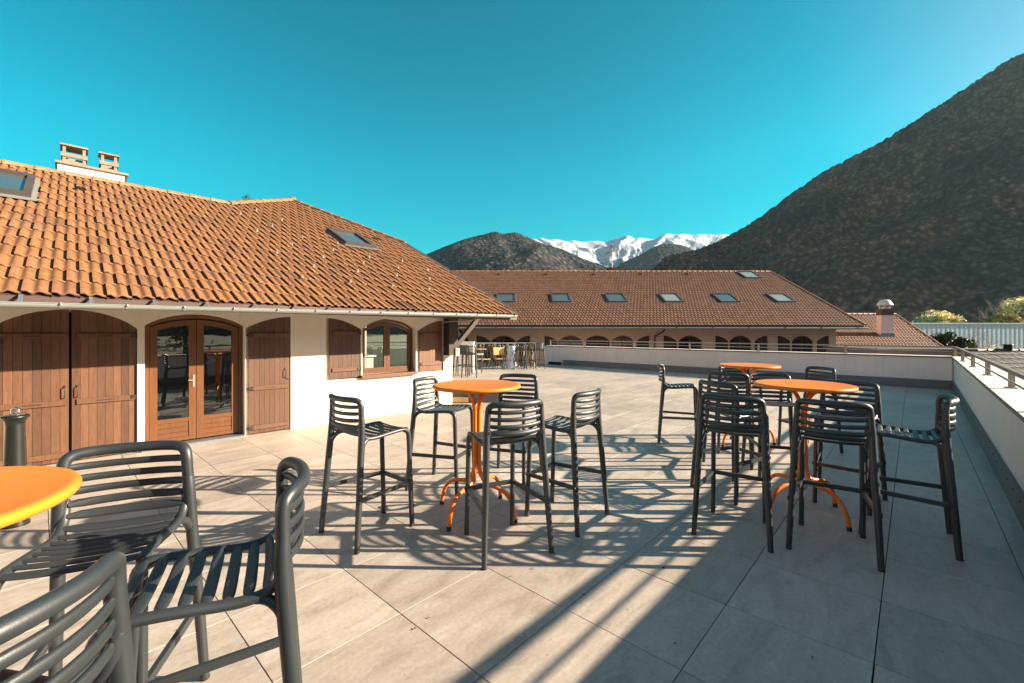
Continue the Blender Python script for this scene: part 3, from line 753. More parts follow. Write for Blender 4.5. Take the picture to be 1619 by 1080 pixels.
for a, c, k in segs:
    if k in 'lr':
        tf = arch_top(a, c, 1.03, .33, 'fall' if k == 'l' else 'rise')
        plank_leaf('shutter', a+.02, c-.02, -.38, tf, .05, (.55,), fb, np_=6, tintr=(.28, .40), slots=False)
    elif k == 'd':
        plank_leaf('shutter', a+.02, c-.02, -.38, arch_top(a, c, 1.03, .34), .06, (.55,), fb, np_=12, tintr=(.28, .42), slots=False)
    else:
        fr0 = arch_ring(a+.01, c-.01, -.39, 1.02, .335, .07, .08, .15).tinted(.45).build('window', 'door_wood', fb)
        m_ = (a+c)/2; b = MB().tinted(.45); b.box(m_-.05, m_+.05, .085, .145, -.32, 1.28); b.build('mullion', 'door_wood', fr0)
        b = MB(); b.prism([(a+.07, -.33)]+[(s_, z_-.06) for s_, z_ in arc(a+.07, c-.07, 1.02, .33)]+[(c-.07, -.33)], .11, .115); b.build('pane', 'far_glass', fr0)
        if k == 'c':
            b = MB()
            for x0 in (a+.12, m_+.08) if a > 12 else (a+.12,):
                for q in range(7): b.box(x0+q*.07, x0+q*.07+.06, .20+.02*(q % 2), .22+.02*(q % 2), -.35, 1.2)
            b.build('curtain', 'plaster_white', fr0)
for k in range(6):
    x0 = -1.0+k*3.61; skylight(fplane, x0, x0+1.25, 3.5, 5.02, fr_, gl='blind_glass' if k in (3, 5) else 'roof_glass', flash=1, sc=1.1)
skylight(fplane, 17.4, 18.65, 8.38, 9.95, fr_, gl='blind_glass', flash=1, sc=1.1)
for px in (788, 863, 938, 1012, 1086):
    x = (px-809.5)/688*33.2; b = MB(); b.tinted(.6); b.add([fplane(x-.12, 9.2, .02), fplane(x+.12, 9.2, .02), fplane(x, 9.25, .20), fplane(x, 9.6, .03)], [(0,1,2),(1,3,2),(3,0,2)]); b.build('vent_tile', 'clay_brown', fr_)
b = MB(); b.sweep(smooth_path([(8.69, -1.29, 1.78), (8.69, -1.0, 1.62), (8.55, -.25, 1.38), (8.50, -.10, 1.25), (8.50, -.10, .0), (8.50, -.10, -3.9)], 4), .05, n=8); b.build('downpipe', 'fascia_paint', fb)
b = MB().tinted(.8)
b.bar((-2.6, -.05, 1.0), (-3.0, -1.0, 1.7), .08, .1); b.bar((-2.45, -.05, .9), (-2.45, -.05, 1.8), .08, .08); b.build('roof_bracket', 'dark_timber', fb)
b = MB(); cx = (967.5-809.5)/688*34.6; b.box(cx-.3, cx+.3, 8.6, 9.1, 5.8, 6.52); chm = b.build('chimney', 'chimney_concrete', fr_)
b = MB(); b.box(cx-.38, cx+.38, 8.5, 9.2, 6.64, 6.70)
for dx in (-.27, .22):
    for dy in (8.62, 9.02): b.box(cx+dx, cx+dx+.06, dy, dy+.06, 6.52, 6.64)
b.build('chimney_slab', 'band_metal', chm)
ant = thing('television_antenna', 'thin television antenna mast on the small chimney of the long building', 'antenna', (cx+.05, FY+8.85, 6.70))
b = MB(); b.sweep([(0, 0, 0), (0, 0, 1.95)], .034, n=6); b.build('mast', 'rail_metal', ant)
b = MB(); b.sweep([(-.62, .1, 1.15), (.55, -.1, 1.45)], .022, n=5)
for q in range(7):
    t = q/6; c = Vector((-.62, .1, 1.15)).lerp(Vector((.55, -.1, 1.45)), t); L_ = .10+.10*(1-t); b.sweep([c+Vector((0, -.1, -L_)), c+Vector((0, .1, L_))], .015, n=4)
b.sweep([(-.25, .05, 1.72), (.3, -.05, 1.80)], .012, n=5)
for q in range(5): c = Vector((-.25, .05, 1.72)).lerp(Vector((.3, -.05, 1.8)), q/4); b.sweep([c+Vector((-.02, 0, -.14)), c+Vector((.02, 0, .14))], .008, n=4)
b.build('aerial', 'rail_metal', ant)

# ------------------------------------------------------------------ lower roof on the right with its chimney
lb = thing('side_building', 'lower building with an orange brown tiled roof right of the long building', 'building', (19.40, 28.0, 0))
LP = radians(32.8)
def lplane(x, l, h): return Vector((x, l*cos(LP)-h*sin(LP), .32+l*sin(LP)+h*cos(LP)))
b = MB(); tile_field(b, lplane, 0, 0, -.6, 15, .22, .36, lambda l: 0.0, lambda l: 8.7, PROFL, (.95, 1.35), 1.15)
lr = b.build('roof', 'clay_brown', lb)
b = MB(); caps(b, lplane(8.75, -.5, .02), lplane(8.75, 4.75, .02), .09, .38, (0, 0, 1)); caps(b, lplane(0, 4.72, .02), lplane(8.75, 4.72, .02), .10, .4, (0, 0, 1)); b.build('ridge_tiles', 'clay_ridge', lr)
b = MB().tinted(1); q = lplane(0, 4.7, -.01); b.poly([(0, q.y, q.z), (8.7, q.y, q.z), (8.7, q.y+5, -.5), (0, q.y+5, -.5)]); b.poly([lplane(0, -.5, -.01), lplane(8.7, -.5, -.01), lplane(8.7, 4.7, -.01), lplane(0, 4.7, -.01)]); b.build('roof_back', 'clay_brown', lr)
b = MB(); b.box(0, 8.5, .3, 8, -4, 0.1); b.build('wall', 'plaster_far', lb)
cx = 25.4-19.4; cy = 29.75-28
b = MB(); b.box(cx-.40, cx+.40, cy-.3, cy+.10, .9, 2.72); chm = b.build('chimney', 'plaster_parapet', lr)
b = MB(); b.box(cx-.42, cx+.42, cy-.33, cy+.13, 2.722, 3.14); b.build('chimney_head', 'fascia_paint', chm)
b = MB(); b.box(cx-.44, cx+.44, cy-.38, cy-.305, 1.27, 1.50); b.build('flashing', 'zinc', chm)
b = MB(); b.lathe([(.48, 3.40), (.46, 3.44), (.30, 3.70), (.24, 3.76), (.0, 3.80)], c=(cx, cy-.1, 0), n=14)
for k in range(4): a = pi/4+k*pi/2; b.box(cx+cos(a)*.28-.04, cx+cos(a)*.28+.04, cy-.1+sin(a)*.26-.04, cy-.1+sin(a)*.26+.04, 3.14, 3.44)
b.lathe([(.2, 3.14), (.2, 3.28)], c=(cx, cy-.1, 0), n=14); b.build('chimney_cowl', 'coping_stone', chm)
b = MB(); b.box(.05, .5, 1.2, 1.7, 1.3, 1.35); b.build('roof_hatch', 'teal_metal', lr)
b = MB(); b.box(0.3, 1.6, 4.02, 4.5, 2.86, 2.98); b.build('skylight', 'blind_glass', lr)

# dark flat roof just outside the corner, and the dark tiled roof right of it
dr = thing('dark_flat_roof', 'low dark flat roof edge just outside the far corner of the parapet', 'roof', (13.3, 15.0, 0))
b = MB(); b.box(-1.6, 1.6, -1.0, 1.4, .98, 1.05); b.build('roof', 'roof_felt', dr)
b = MB(); b.box(-1.5, 1.5, -.95, 1.35, -3.98, .98); b.build('wall', 'band_metal', dr)
b = MB(); b.sweep([(-1.62, -1.04, 1.03), (1.6, -1.04, 1.03)], .04, n=8); b.build('gutter', 'roof_felt', dr)
dh = thing('dark_tiled_house', 'house with dark grey tiled roof just beyond the right parapet railing', 'building', (17.5, 17.6, 0))
DP = radians(24)
def dplane(x, l, h): return Vector((x, -5.6+l*cos(DP)-h*sin(DP), -1.66+l*sin(DP)+h*cos(DP)))
b = MB(); tile_field(b, dplane, -3.0, 0, 0, 17, .30, .36, lambda l: -3.0, lambda l: 14.0, PROFL, (.75, 1.25), .35)
dro = b.build('roof', 'dark_slate', dh)
q = dplane(0, 6.12, 0); b = MB().tinted(1.0); caps(b, (-3.0, q.y, q.z+.02), (14, q.y, q.z+.02), .09, .42, (0, 0, 1)); b.poly([(-3, q.y, q.z), (14, q.y, q.z), (14, q.y+5, q.z-2), (-3, q.y+5, q.z-2)]); b.build('ridge_tiles', 'dark_slate', dro)
b = MB(); b.box(-2.8, 13.8, -5.2, 4.5, -3.98, -1.75); b.poly([(-2.8, -5.2, -1.75), (-2.8, 0, q.z-.05), (-2.8, 4.5, -1.2), (-2.8, 4.5, -1.75)]); b.build('wall', 'plaster_far', dh)
b = MB(); b.lathe([(.13, q.z-.05), (.13, q.z+.22), (.16, q.z+.22), (.16, q.z+.26), (0, q.z+.26)], c=((1593.5-809.5)/688*17.6-17.5, 0, 0), n=14); b.build('chimney_pot', 'column_paint', dro)

# teal corrugated shed
sh = thing('corrugated_shed', 'wide pale teal corrugated metal shed wall behind the right hand roofs', 'building', (46, 58, -4), radians(4))
b = MB(); x = 0.0; V = []; 
while x < 75:
    for dx, dy in ((0, 0), (.30, 0), (.36, .10), (.62, .10), (.68, 0)): V.append((x+dx, dy))
    x += .68
P = [(a, c, 0) for a, c in V]+[(a, c, 6.65) for a, c in V]; n = len(V)
b.add(P, [(i, i+1, n+i+1, n+i) for i in range(n-1)]); b.build('cladding', 'teal_metal', sh)
b = MB(); b.box(-.1, 75, -.12, .3, 6.66, 6.80); b.build('roof_trim', 'teal_metal', sh)
b = MB(); b.box(0, 75, .35, 22, 0, 6.6); b.build('shed_body', 'band_metal', sh)

# ------------------------------------------------------------------ vegetation
def leaf_cloud(mb, cen, rad, n, size, seed, lo=.6, hi=1.4, clumps=14, flat=.8):
    rr = random.Random(seed); cl = []
    for k in range(clumps):
        while True:
            d = Vector((rr.uniform(-1, 1), rr.uniform(-1, 1), rr.uniform(-.8, 1)))
            if .2 < d.length < 1: break
        cl.append((Vector((d.x*rad[0]*.72, d.y*rad[1]*.72, d.z*rad[2]*.72)), rr.uniform(.25, .48), rr.uniform(lo, hi)))
    for i in range(n):
        c, cr, tn = cl[rr.randrange(clumps)]
        d = Vector((rr.gauss(0, 1), rr.gauss(0, 1), rr.gauss(0, 1))).normalized()*(rr.random()**.4)
        p = Vector(cen)+c+Vector((d.x*rad[0]*cr, d.y*rad[1]*cr, d.z*rad[2]*cr*flat))
        a = Vector((rr.gauss(0, 1), rr.gauss(0, 1), rr.gauss(0, 1))).normalized(); q = a.cross(Vector((rr.gauss(0, 1), rr.gauss(0, 1), rr.gauss(0, 1)))).normalized()
        s_ = size*rr.uniform(.6, 1.3); g = tn*rr.uniform(.75, 1.25)
        mb.tinted((g, g*rr.uniform(.92, 1.05), g*rr.uniform(.8, 1.1)))
        mb.add([p-a*s_, p+q*s_*.45, p+a*s_, p-q*s_*.45], [(0, 1, 2, 3)])
def limbs(mb, base, h, r, seed, n=7, spread=.5, depth=3, tips=None):
    rr = random.Random(seed)
    def grow(p, d, L, r_, k):
        q = p+d*L*.5+Vector((rr.uniform(-1, 1), rr.uniform(-1, 1), 0))*L*.06; e = p+d*L
        mb.sweep([p, q, e], [r_, r_*.8, r_*.55], n=5 if k < 2 else 3, caps=False)
        if k >= depth:
            if tips is not None: tips.append(e)
            return
        for i in range(n if k == 0 else 3):
            dd = (d+Vector((rr.gauss(0, 1), rr.gauss(0, 1), rr.gauss(.15, .6)))*spread).normalized()
            grow(p+(e-p)*rr.uniform(.55, 1.0), dd, L*rr.uniform(.5, .72), r_*.5, k+1)
    grow(Vector(base), Vector((0, 0, 1)), h, r, 0)
def tree(loc, h, crowns, mat, n, size, seed, name, label, cat='tree', trunk_h=None):
    t = thing(name, label, cat, loc)
    b = MB(); limbs(b, (0, 0, 0), (trunk_h or h*.55), h*.022, seed, 6, .55, 2); b.build('trunk', 'bark', t)
    b = MB()
    for k, (c, r_, share) in enumerate(crowns): leaf_cloud(b, c, r_, int(n*share), size, seed*7+k, .55, 1.25, 42)
    b.build('crown', mat, t); return t
tree(((1483-809.5)/688*78, 78, -4), 9.2, [((0, 0, 6.9), (4.5, 3.0, 2.9), 1)], 'leaf_yellow', 8000, .26, 3, 'broadleaf_tree', 'round pale yellow tree behind the teal shed, the smaller one', 'tree')
tree(((1600-809.5)/688*74, 74, -4), 13, [((2.5, 0, 8.6), (4.0, 3.2, 3.4), .5), ((-2.2, 0, 6.2), (3.2, 2.5, 2.8), .3), ((6.5, 0, 8.2), (4.5, 3, 4), .3)], 'leaf_yellow', 14000, .26, 5, 'broadleaf_tree', 'tall yellow leaved tree at the right edge behind the teal shed', 'tree')
tree(((1588-809.5)/688*71, 71, -4), 9, [((0, 0, 6.6), (3.0, 2.2, 2.4), 1)], 'leaf_olive', 6000, .25, 6, 'broadleaf_tree', 'olive green bushy tree in front of the tall yellow tree', 'tree')
t = thing('bare_tree', 'bare grey twiggy tree standing behind the dark green bush', 'tree', ((1490-809.5)/688*37, 37, -4))
b = MB()
for q in range(5): limbs(b, (-1.9+q*1.05, R.uniform(-.5, .5), .4), 2.9, .055, 11+q, 7, .62, 4)
b.build('branches', 'twig', t)
t = thing('bare_tree', 'bare grey tree top showing above the shed beside the yellow tree', 'tree', ((1586-809.5)/688*80, 80, -4))
b = MB(); limbs(b, (0, 0, 0), 6.2, .12, 12, 7, .35, 4); b.build('branches', 'twig', t)
t = thing('garden_bush', 'dense dark green bush beyond the corner of the parapet railing', 'bush', ((1502-809.5)/688*31, 31, -4))
b = MB(); leaf_cloud(b, (-.3, 0, 4.55), (1.35, 1.1, 1.5), 6500, .085, 21, .35, 1.0, 16); leaf_cloud(b, (.8, -.3, 4.1), (.9, .8, 1.2), 2200, .08, 22, 1.3, 3.2, 10); leaf_cloud(b, (0, 0, 2), (1.4, 1.2, 1.6), 2500, .1, 23); b.build('foliage', 'leaf_green', t)
b = MB(); limbs(b, (0, 0, 0), 2.6, .09, 5, 5, .5, 2); b.build('trunk', 'bark', t)
t = thing('garden_shrub', 'small pale feathery shrub behind the ridge of the dark tiled house', 'shrub', ((1572-809.5)/688*30, 30, -4))
b = MB(); leaf_cloud(b, (0, 0, 3.6), (.8, .5, 1.35), 1200, .06, 31, .8, 1.4, 10); b.build('foliage', 'leaf_yellow', t)
b = MB(); limbs(b, (0, 0, 0), 2.9, .05, 6, 6, .4, 3); b.build('branches', 'twig', t)
t = thing('conifer_tree', 'dark conifer tip showing behind the ridge of the orange tiled roof', 'tree', ((390-809.5)/688*25, 25, -4))
b = MB(); b.sweep([(0, 0, 0), (.05, 0, 8), (.0, 0, 13.5)], [.22, .12, .015], n=8); b.build('trunk', 'bark', t)
b = MB(); rr = random.Random(4)
for i in range(150):
    z = 13.4-11*(i/150)**1.1; L_ = .12+(13.6-z)*.22*rr.uniform(.7, 1.2); a = rr.uniform(0, 2*pi); d = Vector((cos(a), sin(a), .15-.02*(13.5-z)))
    for q in range(int(14+L_*20)):
        t_ = rr.random(); p = Vector((0, 0, z))+d*(L_*t_)+Vector((rr.gauss(0, .05), rr.gauss(0, .05), rr.gauss(0, .04)))
        u_ = Vector((rr.gauss(0, 1), rr.gauss(0, 1), rr.gauss(.3, .6))).normalized()*.09; v_ = u_.cross(d).normalized()*.018
        b.tinted(tnt(.6, 1.5)); b.add([p-v_, p+u_, p+v_], [(0, 1, 2)])
b.build('crown', 'needle', t)

# ------------------------------------------------------------------ mountains
def mountain(name, pts, mat, front, back, nf, nb_, sub, amp, seed, jag=0.0, prof=1.05, canopy=0.0, nscale=.004, spur=.55):
    cr = random.Random(seed)
    """pts: ridge points (X, Y, Z); front: vector to the toe on our side, back: vector to the far toe"""
    fv = Vector((*front, 0)); bv = Vector((*back, 0)); P = [Vector(p) for p in pts]; rid = smooth_path(P, sub)
    off = Vector((seed*13.1, seed*7.7, 0)); V = []; rows = nf+nb_+1; n = len(rid)
    for i, r_ in enumerate(rid):
        jz = noise.noise(Vector((i*.9, seed, 0)))*jag + noise.noise(Vector((i*.27, seed, 4)))*jag
        for j in range(rows):
            if j <= nf: q = 1-j/nf; p = r_+fv*q
            else: q = (j-nf)/nb_; p = r_+bv*q
            env = min(1, q*5)*(1-q)**.35 if q < 1 else 0
            h = (r_.z+4+jz)*(1-q)**prof
            f_ = noise.fractal(Vector((p.x, p.y, 0))*nscale+off, .9, 2.1, 6) 
            g_ = noise.ridged_multi_fractal(Vector((p.x, p.y, 0))*nscale*.55+off, 1.0, 2.0, 4, 1.0, 2.0)-1.0
            cj = canopy*((cr.random()-.5)*.9 + 1.5*noise.noise(Vector((p.x, p.y, seed))*.075) if canopy else 0)*(.95 if q < .02 else 1)*(q < .98)
            V.append((p.x+f_*amp*.3*env+cj*.5, p.y+cj*.3, -4.2+max(0, h+(f_*.6+g_*spur)*amp*env+cj)))
    F_ = [(i*rows+j, i*rows+j+1, (i+1)*rows+j+1, (i+1)*rows+j) for i in range(n-1) for j in range(rows-1)]
    b = MB(); b.add(V, F_, canopy == 0); return tag(b.build(name, mat), kind='structure')
def rp(px, py, Y): return ((px-809.5)/688*Y, Y, EYE+(524.5-py)/688*Y)
# big wooded slope on the right: ridge comes towards the viewer
big = [rp(985, 446, 1560), rp(1005, 436, 1540), rp(1030, 427, 1500), rp(1062, 411, 1460), rp(1100, 396, 1420), rp(1125, 386, 1400), rp(1150, 374, 1380), rp(1200, 344, 1340), rp(1255, 303, 1300), rp(1300, 273, 1270), rp(1350, 246, 1240), rp(1400, 219, 1210), rp(1450, 188, 1180), rp(1500, 157, 1150), rp(1560, 117, 1120), rp(1619, 84, 1095), rp(1740, 60, 1050), rp(1990, 90, 960), rp(2400, 200, 850)]
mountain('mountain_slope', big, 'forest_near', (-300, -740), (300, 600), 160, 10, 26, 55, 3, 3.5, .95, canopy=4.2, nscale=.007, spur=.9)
left = [rp(480, 470, 1900), rp(560, 440, 1900), rp(640, 412, 1900), rp(673, 402, 1900), rp(700, 391, 1900), rp(738, 377, 1880), rp(765, 370.5, 1860), rp(781, 366, 1860), rp(795, 369, 1850), rp(815, 367.5, 1850), rp(830, 373, 1850), rp(860, 386, 1850), rp(900, 402, 1850), rp(935, 418, 1850), rp(970, 436, 1850)]
mountain('wooded_mountain', left, 'forest_mid', (120, -900), (0, 700), 130, 8, 18, 40, 8, 1.0, 1.0, canopy=1.3, nscale=.004, spur=.8)
snow = [rp(770, 410, 3300), rp(800, 384, 3300), rp(826, 374, 3300), rp(835, 376.5, 3300), rp(848, 378, 3300), rp(856, 376, 3300), rp(866, 379, 3300), rp(880, 378.5, 3300), rp(895, 381.5, 3300), rp(906, 380, 3300), rp(920, 382.5, 3300), rp(935, 381, 3300), rp(950, 382, 3300), rp(963, 388, 3300), rp(990, 405, 3300)]
mountain('snowy_range', snow, 'snow_rock', (560, -780), (-300, 700), 120, 6, 16, 52, 5, 2.5, .9, nscale=.006, spur=.9)
snow2 = [rp(930, 402, 3450), rp(950, 388, 3400), rp(965, 380, 3350), rp(980, 376, 3300), rp(993, 372.5, 3250), rp(1003, 377, 3250), rp(1012, 376, 3250), rp(1024, 377.5, 3250), rp(1036, 378, 3250), rp(1048, 371, 3230), rp(1055, 369.5, 3220), rp(1066, 371, 3220), rp(1080, 370, 3200), rp(1095, 371.5, 3200), rp(1110, 370, 3200), rp(1130, 371.5, 3180), rp(1150, 371, 3180), rp(1200, 380, 3180)]
mountain('snowy_range', snow2, 'snow_rock', (-620, -620), (300, 700), 120, 6, 16, 62, 15, 2.5, .9, nscale=.006, spur=.9)
mid = [rp(900, 450, 2900), rp(960, 430, 2900), rp(985, 415, 2900), rp(1010, 404, 2900), rp(1035, 390, 2900), rp(1060, 385.5, 2900), rp(1085, 390, 2900), rp(1110, 403, 2900), rp(1150, 425, 2900), rp(1200, 445, 2900)]
mountain('valley_spur', mid, 'forest_mid', (-60, -700), (0, 400), 80, 6, 18, 36, 9, 1.5, 1.0, canopy=1.8)
# hills to the right and behind the camera, seen mirrored in the door glass
hill = [(900, 420, 150), (1150, 100, 215), (1250, -250, 250), (1100, -700, 300), (800, -1100, 330), (300, -1500, 340), (-500, -1800, 320), (-1400, -1700, 300)]
mountain('wooded_hill', hill, 'forest_near', (-420, 300), (300, -300), 30, 4, 8, 30, 12, 5, 1.0)
t = thing('conifer_tree', 'tall dark spruce standing outside the right parapet, mirrored in the glass door', 'tree', (17.0, -9.5, -4))
b = MB(); b.sweep([(0, 0, 0), (0, 0, 10.6)], [.2, .02], n=8); b.build('trunk', 'bark', t)
b = MB(); rr = random.Random(9)
for i in range(160):
    z = 10.5-9*(i/160); L_ = .15+(10.6-z)*.24*rr.uniform(.7, 1.2); a = rr.uniform(0, 2*pi); d = Vector((cos(a), sin(a), -.1))
    for q in range(int(8+L_*9)):
        p = Vector((0, 0, z))+d*(L_*rr.random())+Vector((rr.gauss(0, .08), rr.gauss(0, .08), rr.gauss(0, .06)))
        u_ = Vector((rr.gauss(0, 1), rr.gauss(0, 1), rr.gauss(0, .5))).normalized()*.2; v_ = u_.cross(d).normalized()*.05
        b.tinted(tnt(.6, 1.5)); b.add([p-v_, p+u_, p+v_], [(0, 1, 2)])
b.build('crown', 'needle', t)

# ------------------------------------------------------------------ bar stool (local y = the way it faces)
def make_stool():
    t = thing('bar_stool', '', 'bar stool')
    rt = .0185
    for sx in (-1, 1):
        b = MB(); pth = smooth_path([(sx*.262, -.268, 0), (sx*.248, -.245, .30), (sx*.232, -.222, .60), (sx*.222, -.206, .80), (sx*.218, -.202, .90), (sx*.214, -.204, .96)], 3)
        b.sweep(pth, [.0190+.003*min(1, i/12)+.003*sin(pi*min(1, i/(len(pth)-1))) for i in range(len(pth))], [.0200+.001*min(1, i/12)+.0045*sin(pi*min(1, i/(len(pth)-1))) for i in range(len(pth))], up=(0,1,0), n=12); leg = b.build('leg', 'graphite', t)
        b = MB(); b.sweep([(sx*.262, -.268, -.0), (sx*.2618, -.2677, .006)], .0197, .0208, up=(0,1,0), n=12); b.build('foot_cap', 'rubber', leg)
    for sx in (-1, 1):
        b = MB(); pth = smooth_path([(sx*.20, .268, 0), (sx*.197, .258, .25), (sx*.194, .247, .55), (sx*.192, .240, .74), (sx*.190, .226, .785), (sx*.189, .195, .803)], 3)
        b.sweep(pth, .0188, .0205, up=(0,1,0), n=12); leg = b.build('leg', 'graphite', t)
        b = MB(); b.sweep([(sx*.20, .268, 0), (sx*.1999, .2677, .006)], .0195, .0212, up=(0,1,0), n=12); b.build('foot_cap', 'rubber', leg)
    # seat: side rails + slats
    prof = [(.228, .800), (.19, .806), (.12, .804), (.04, .798), (-.04, .790), (-.10, .788), (-.15, .797), (-.185, .822), (-.205, .86), (-.214, .91)]
    sp = smooth_path([(0, y, z) for y, z in prof], 6)
    L = [0]
    for i in range(1, len(sp)): L.append(L[-1]+(sp[i]-sp[i-1]).length)
    def at(l):
        for i in range(1, len(sp)):
            if L[i] >= l: break
        k = (l-L[i-1])/max(1e-6, L[i]-L[i-1]); p = sp[i-1].lerp(sp[i], k); d = (sp[i]-sp[i-1]).normalized()
        return p, d
    b = MB()
    for sx in (-1, 1):
        rail = [(sx*(.189+.020*(i/len(sp))**2), p.y, p.z) for i, p in enumerate(sp)]
        b.sweep(rail, .0160, .0185, up=(1, 0, 0), n=10)
        b.sweep(smooth_path([(sx*.228, -.214, .690), (sx*.218, -.196, .748), (sx*.205, -.160, .782), (sx*.193, -.100, .790)], 4), [.012, .014, .016, .017, .018, .018, .018, .017, .016, .015, .014, .012, .010], [.014, .016, .018, .019, .019, .018, .017, .016, .015, .014, .013, .012, .011], up=(1,0,0), n=10)   # gusset under the rail
    def slat(l, wdt, th, sag, bow):
        p, d = at(l); nrm = Vector((0, -d.z, d.y))
        if nrm.z < 0 or (abs(nrm.z) < .05 and nrm.y < 0): nrm = -nrm
        pth = []; ra = []; rb = []
        for i in range(11):
            q = -1+2*i/10; x = q*.192
            o = p+nrm*(.008-sag*(1-q*q))+Vector((0, -bow*(1-q*q)**.9, 0)); o.x = x; pth.append(o)
            e = (1-abs(q)**8)**.5 if abs(q) < 1 else .45
            ra.append(wdt/2*max(.55, e)); rb.append(th/2)
        b.sweep(pth, ra, rb, up=nrm, n=10, power=.75)
    n_ = 8
    for k in range(n_): slat(.014+k*.0545, .037, .011, .010, .0)
    slat(.014+8*.0545, .038, .013, .010, .022); slat(.014+9*.0545-.010, .034, .015, .004, .044)
    b.build('seat', 'graphite_slat', t)
    # back: posts, bowed top rail and slats
    b = MB()
    top = [(-.214, -.204, .955), (-.211, -.203, 1.0), (-.208, -.204, 1.045), (-.200, -.212, 1.075), (-.172, -.232, 1.090), (-.10, -.262, 1.092), (0, -.272, 1.092), (.10, -.262, 1.092), (.172, -.232, 1.090), (.200, -.212, 1.075), (.208, -.204, 1.045), (.211, -.203, 1.0), (.214, -.204, .955)]
    tp_ = smooth_path(top, 4); b.sweep(tp_, .0220, .0210, up=(0, 1, 0), n=12)
    for z, bow, th in ((1.040, .060, .0148), (.990, .062, .0150), (.940, .063, .0152), (.891, .060, .0152)):
        pth = []; ra = []
        for i in range(13):
            q = -1+2*i/12; x = q*.205; pth.append((x, -.204-bow*(1-q*q)**.85, z-.006*(1-q*q)))
            ra.append(.0085)
        b.sweep(pth, ra, [th*(.75 if i in (0, 12) else 1) for i in range(13)], up=(0, 0, 1), n=10, power=.8)
    for sx in (-1, 1): b.sweep([(sx*.205, -.205, .895), (sx*.204, -.206, 1.05)], .012, .010, up=(0, 1, 0), n=8)
    b.build('backrest', 'graphite', t)
    b = MB(); z = .362
    b.bar((-.246, -.238, z), (-.196, .252, z), .018, .032); b.bar((.246, -.238, z), (.196, .252, z), .018, .032); b.bar((-.196, .253, z), (.196, .253, z), .020, .032)
    for x, y in ((-.196, .253), (.196, .253), (-.247, -.24), (.247, -.24)): b.sweep([(x-.022*(1 if x > 0 else -1), y, z), (x+.024*(1 if x > 0 else -1), y, z)], .015, .017, up=(0,0,1), n=8)
    b.build('footrest', 'graphite', t)
    return t
stool0 = make_stool(); used = [False]
def stool(mid, fwd, label, group):
    f = Vector((*fwd, 0)).normalized(); p = Vector((*mid, 0))+f*.268
    o = copy_tree(stool0) if used[0] else stool0
    used[0] = True
    o.location = (p.x, p.y, 0.001); o.rotation_euler = (0, 0, atan2(-f.x, f.y)); o['label'] = label; o['group'] = group; o['category'] = 'bar stool'
    return o
G1 = 'bar stools round the middle table'; G2 = 'bar stools round the right front table'; G3 = 'bar stools round the rear table'; G0 = 'bar stools round the left corner table'
stool((-1.32, 3.305), (.335, .405), 'graphite bar stool left of the middle table, its back turned to the glass door', G1)
stool((-.97, 4.635), (.935, -.354), 'graphite bar stool behind left of the middle table, nearest the cream wall', G1)
stool((.09, 5.03), (-.3, -.954), 'graphite bar stool behind the middle table, partly hidden by its top', G1)
stool((.05, 3.045), (-.23, .485), 'graphite bar stool in front of the middle table, its back to the viewer', G1)
stool((.675, 3.61), (-.42, .33), 'graphite bar stool right of the middle table with sunlit back slats', G1)
stool((1.66, 3.305), (.30, .46), 'dark bar stool front left of the right table, standing at the edge of the shade', G2)
stool((2.255, 3.06), (.315, .445), 'dark bar stool in front of the right table, nearest the viewer there', G2)
stool((3.305, 3.25), (-.412, .345), 'dark bar stool right of the right table, closest to the right parapet', G2)
stool((3.36, 4.32), (-.38, -.38), 'dark bar stool behind right of the right table, facing the viewer', G2)
stool((1.965, 4.26), (.916, .40), 'dark bar stool left behind the front left stool of the right table', G2)
stool((3.02, 5.15), (-.29, -.957), 'dark bar stool between the right table and the rear table', G2)
stool((2.20, 6.52), (.947, -.32), 'bar stool standing alone in the sun left of the rear table, seen side on', G3)
stool((2.57, 5.2), (.6, .8), 'dark bar stool in front left of the rear table, its back to the viewer', G3)
stool((3.42, 6.75), (-.1, -.995), 'dark bar stool behind the rear table, only its back top showing', G3)
stool((4.3, 6.0), (-.97, -.2), 'dark bar stool right of the rear table with a sunlit top rail', G3)
stool((-1.66, 1.91), (.381, -.924), 'bar stool behind the left corner table, its bowed back against the shutters', G0)
stool((-.75, 1.56), (-.88, -.47), 'close bar stool right of the left corner table, striped sun on its slats', G0)
stool((-.865, .78), (-.99, .10), 'closest bar stool, cut off by the bottom left corner', G0)

# ------------------------------------------------------------------ orange pedestal table
def make_table():
    t = thing('bar_table', '', 'table')
    b = MB(); b.lathe([(0, 1.136), (.35, 1.136), (.358, 1.1375), (.372, 1.138), (.382, 1.134), (.387, 1.126), (.387, 1.116), (.382, 1.108), (.370, 1.105), (.30, 1.110), (0, 1.110)], n=72); b.build('tabletop', 'orange_top', t)
    for k in range(4):
        a = pi/2*k; c, s_ = cos(a), sin(a)
        pr = [(.225, 1.106), (.17, 1.098), (.105, 1.070), (.055, 1.015), (.031, .94), (.026, .85), (.026, .50), (.029, .42), (.045, .345), (.085, .290), (.15, .268), (.23, .255), (.30, .225), (.352, .165), (.382, .085), (.393, .0)]
        pr = [(x, y) for x, y in pr]
        pth = smooth_path([(r_*c, r_*s_, z) for r_, z in pr], 4)
        b = MB(); b.sweep(pth, .0165, up=(-s_, c, 0), n=12); lg = b.build('leg', 'orange_paint', t)
        b = MB(); b.sweep([(.392*c, .392*s_, .032), (.394*c, .394*s_, 0)], .0185, up=(-s_, c, 0), n=12); b.build('foot_cap', 'rubber', lg)
    b = MB(); b.lathe([(.0, 1.108), (.11, 1.108), (.11, 1.098), (0, 1.098)], n=20); b.build('mounting_plate', 'orange_paint', t)
    return t
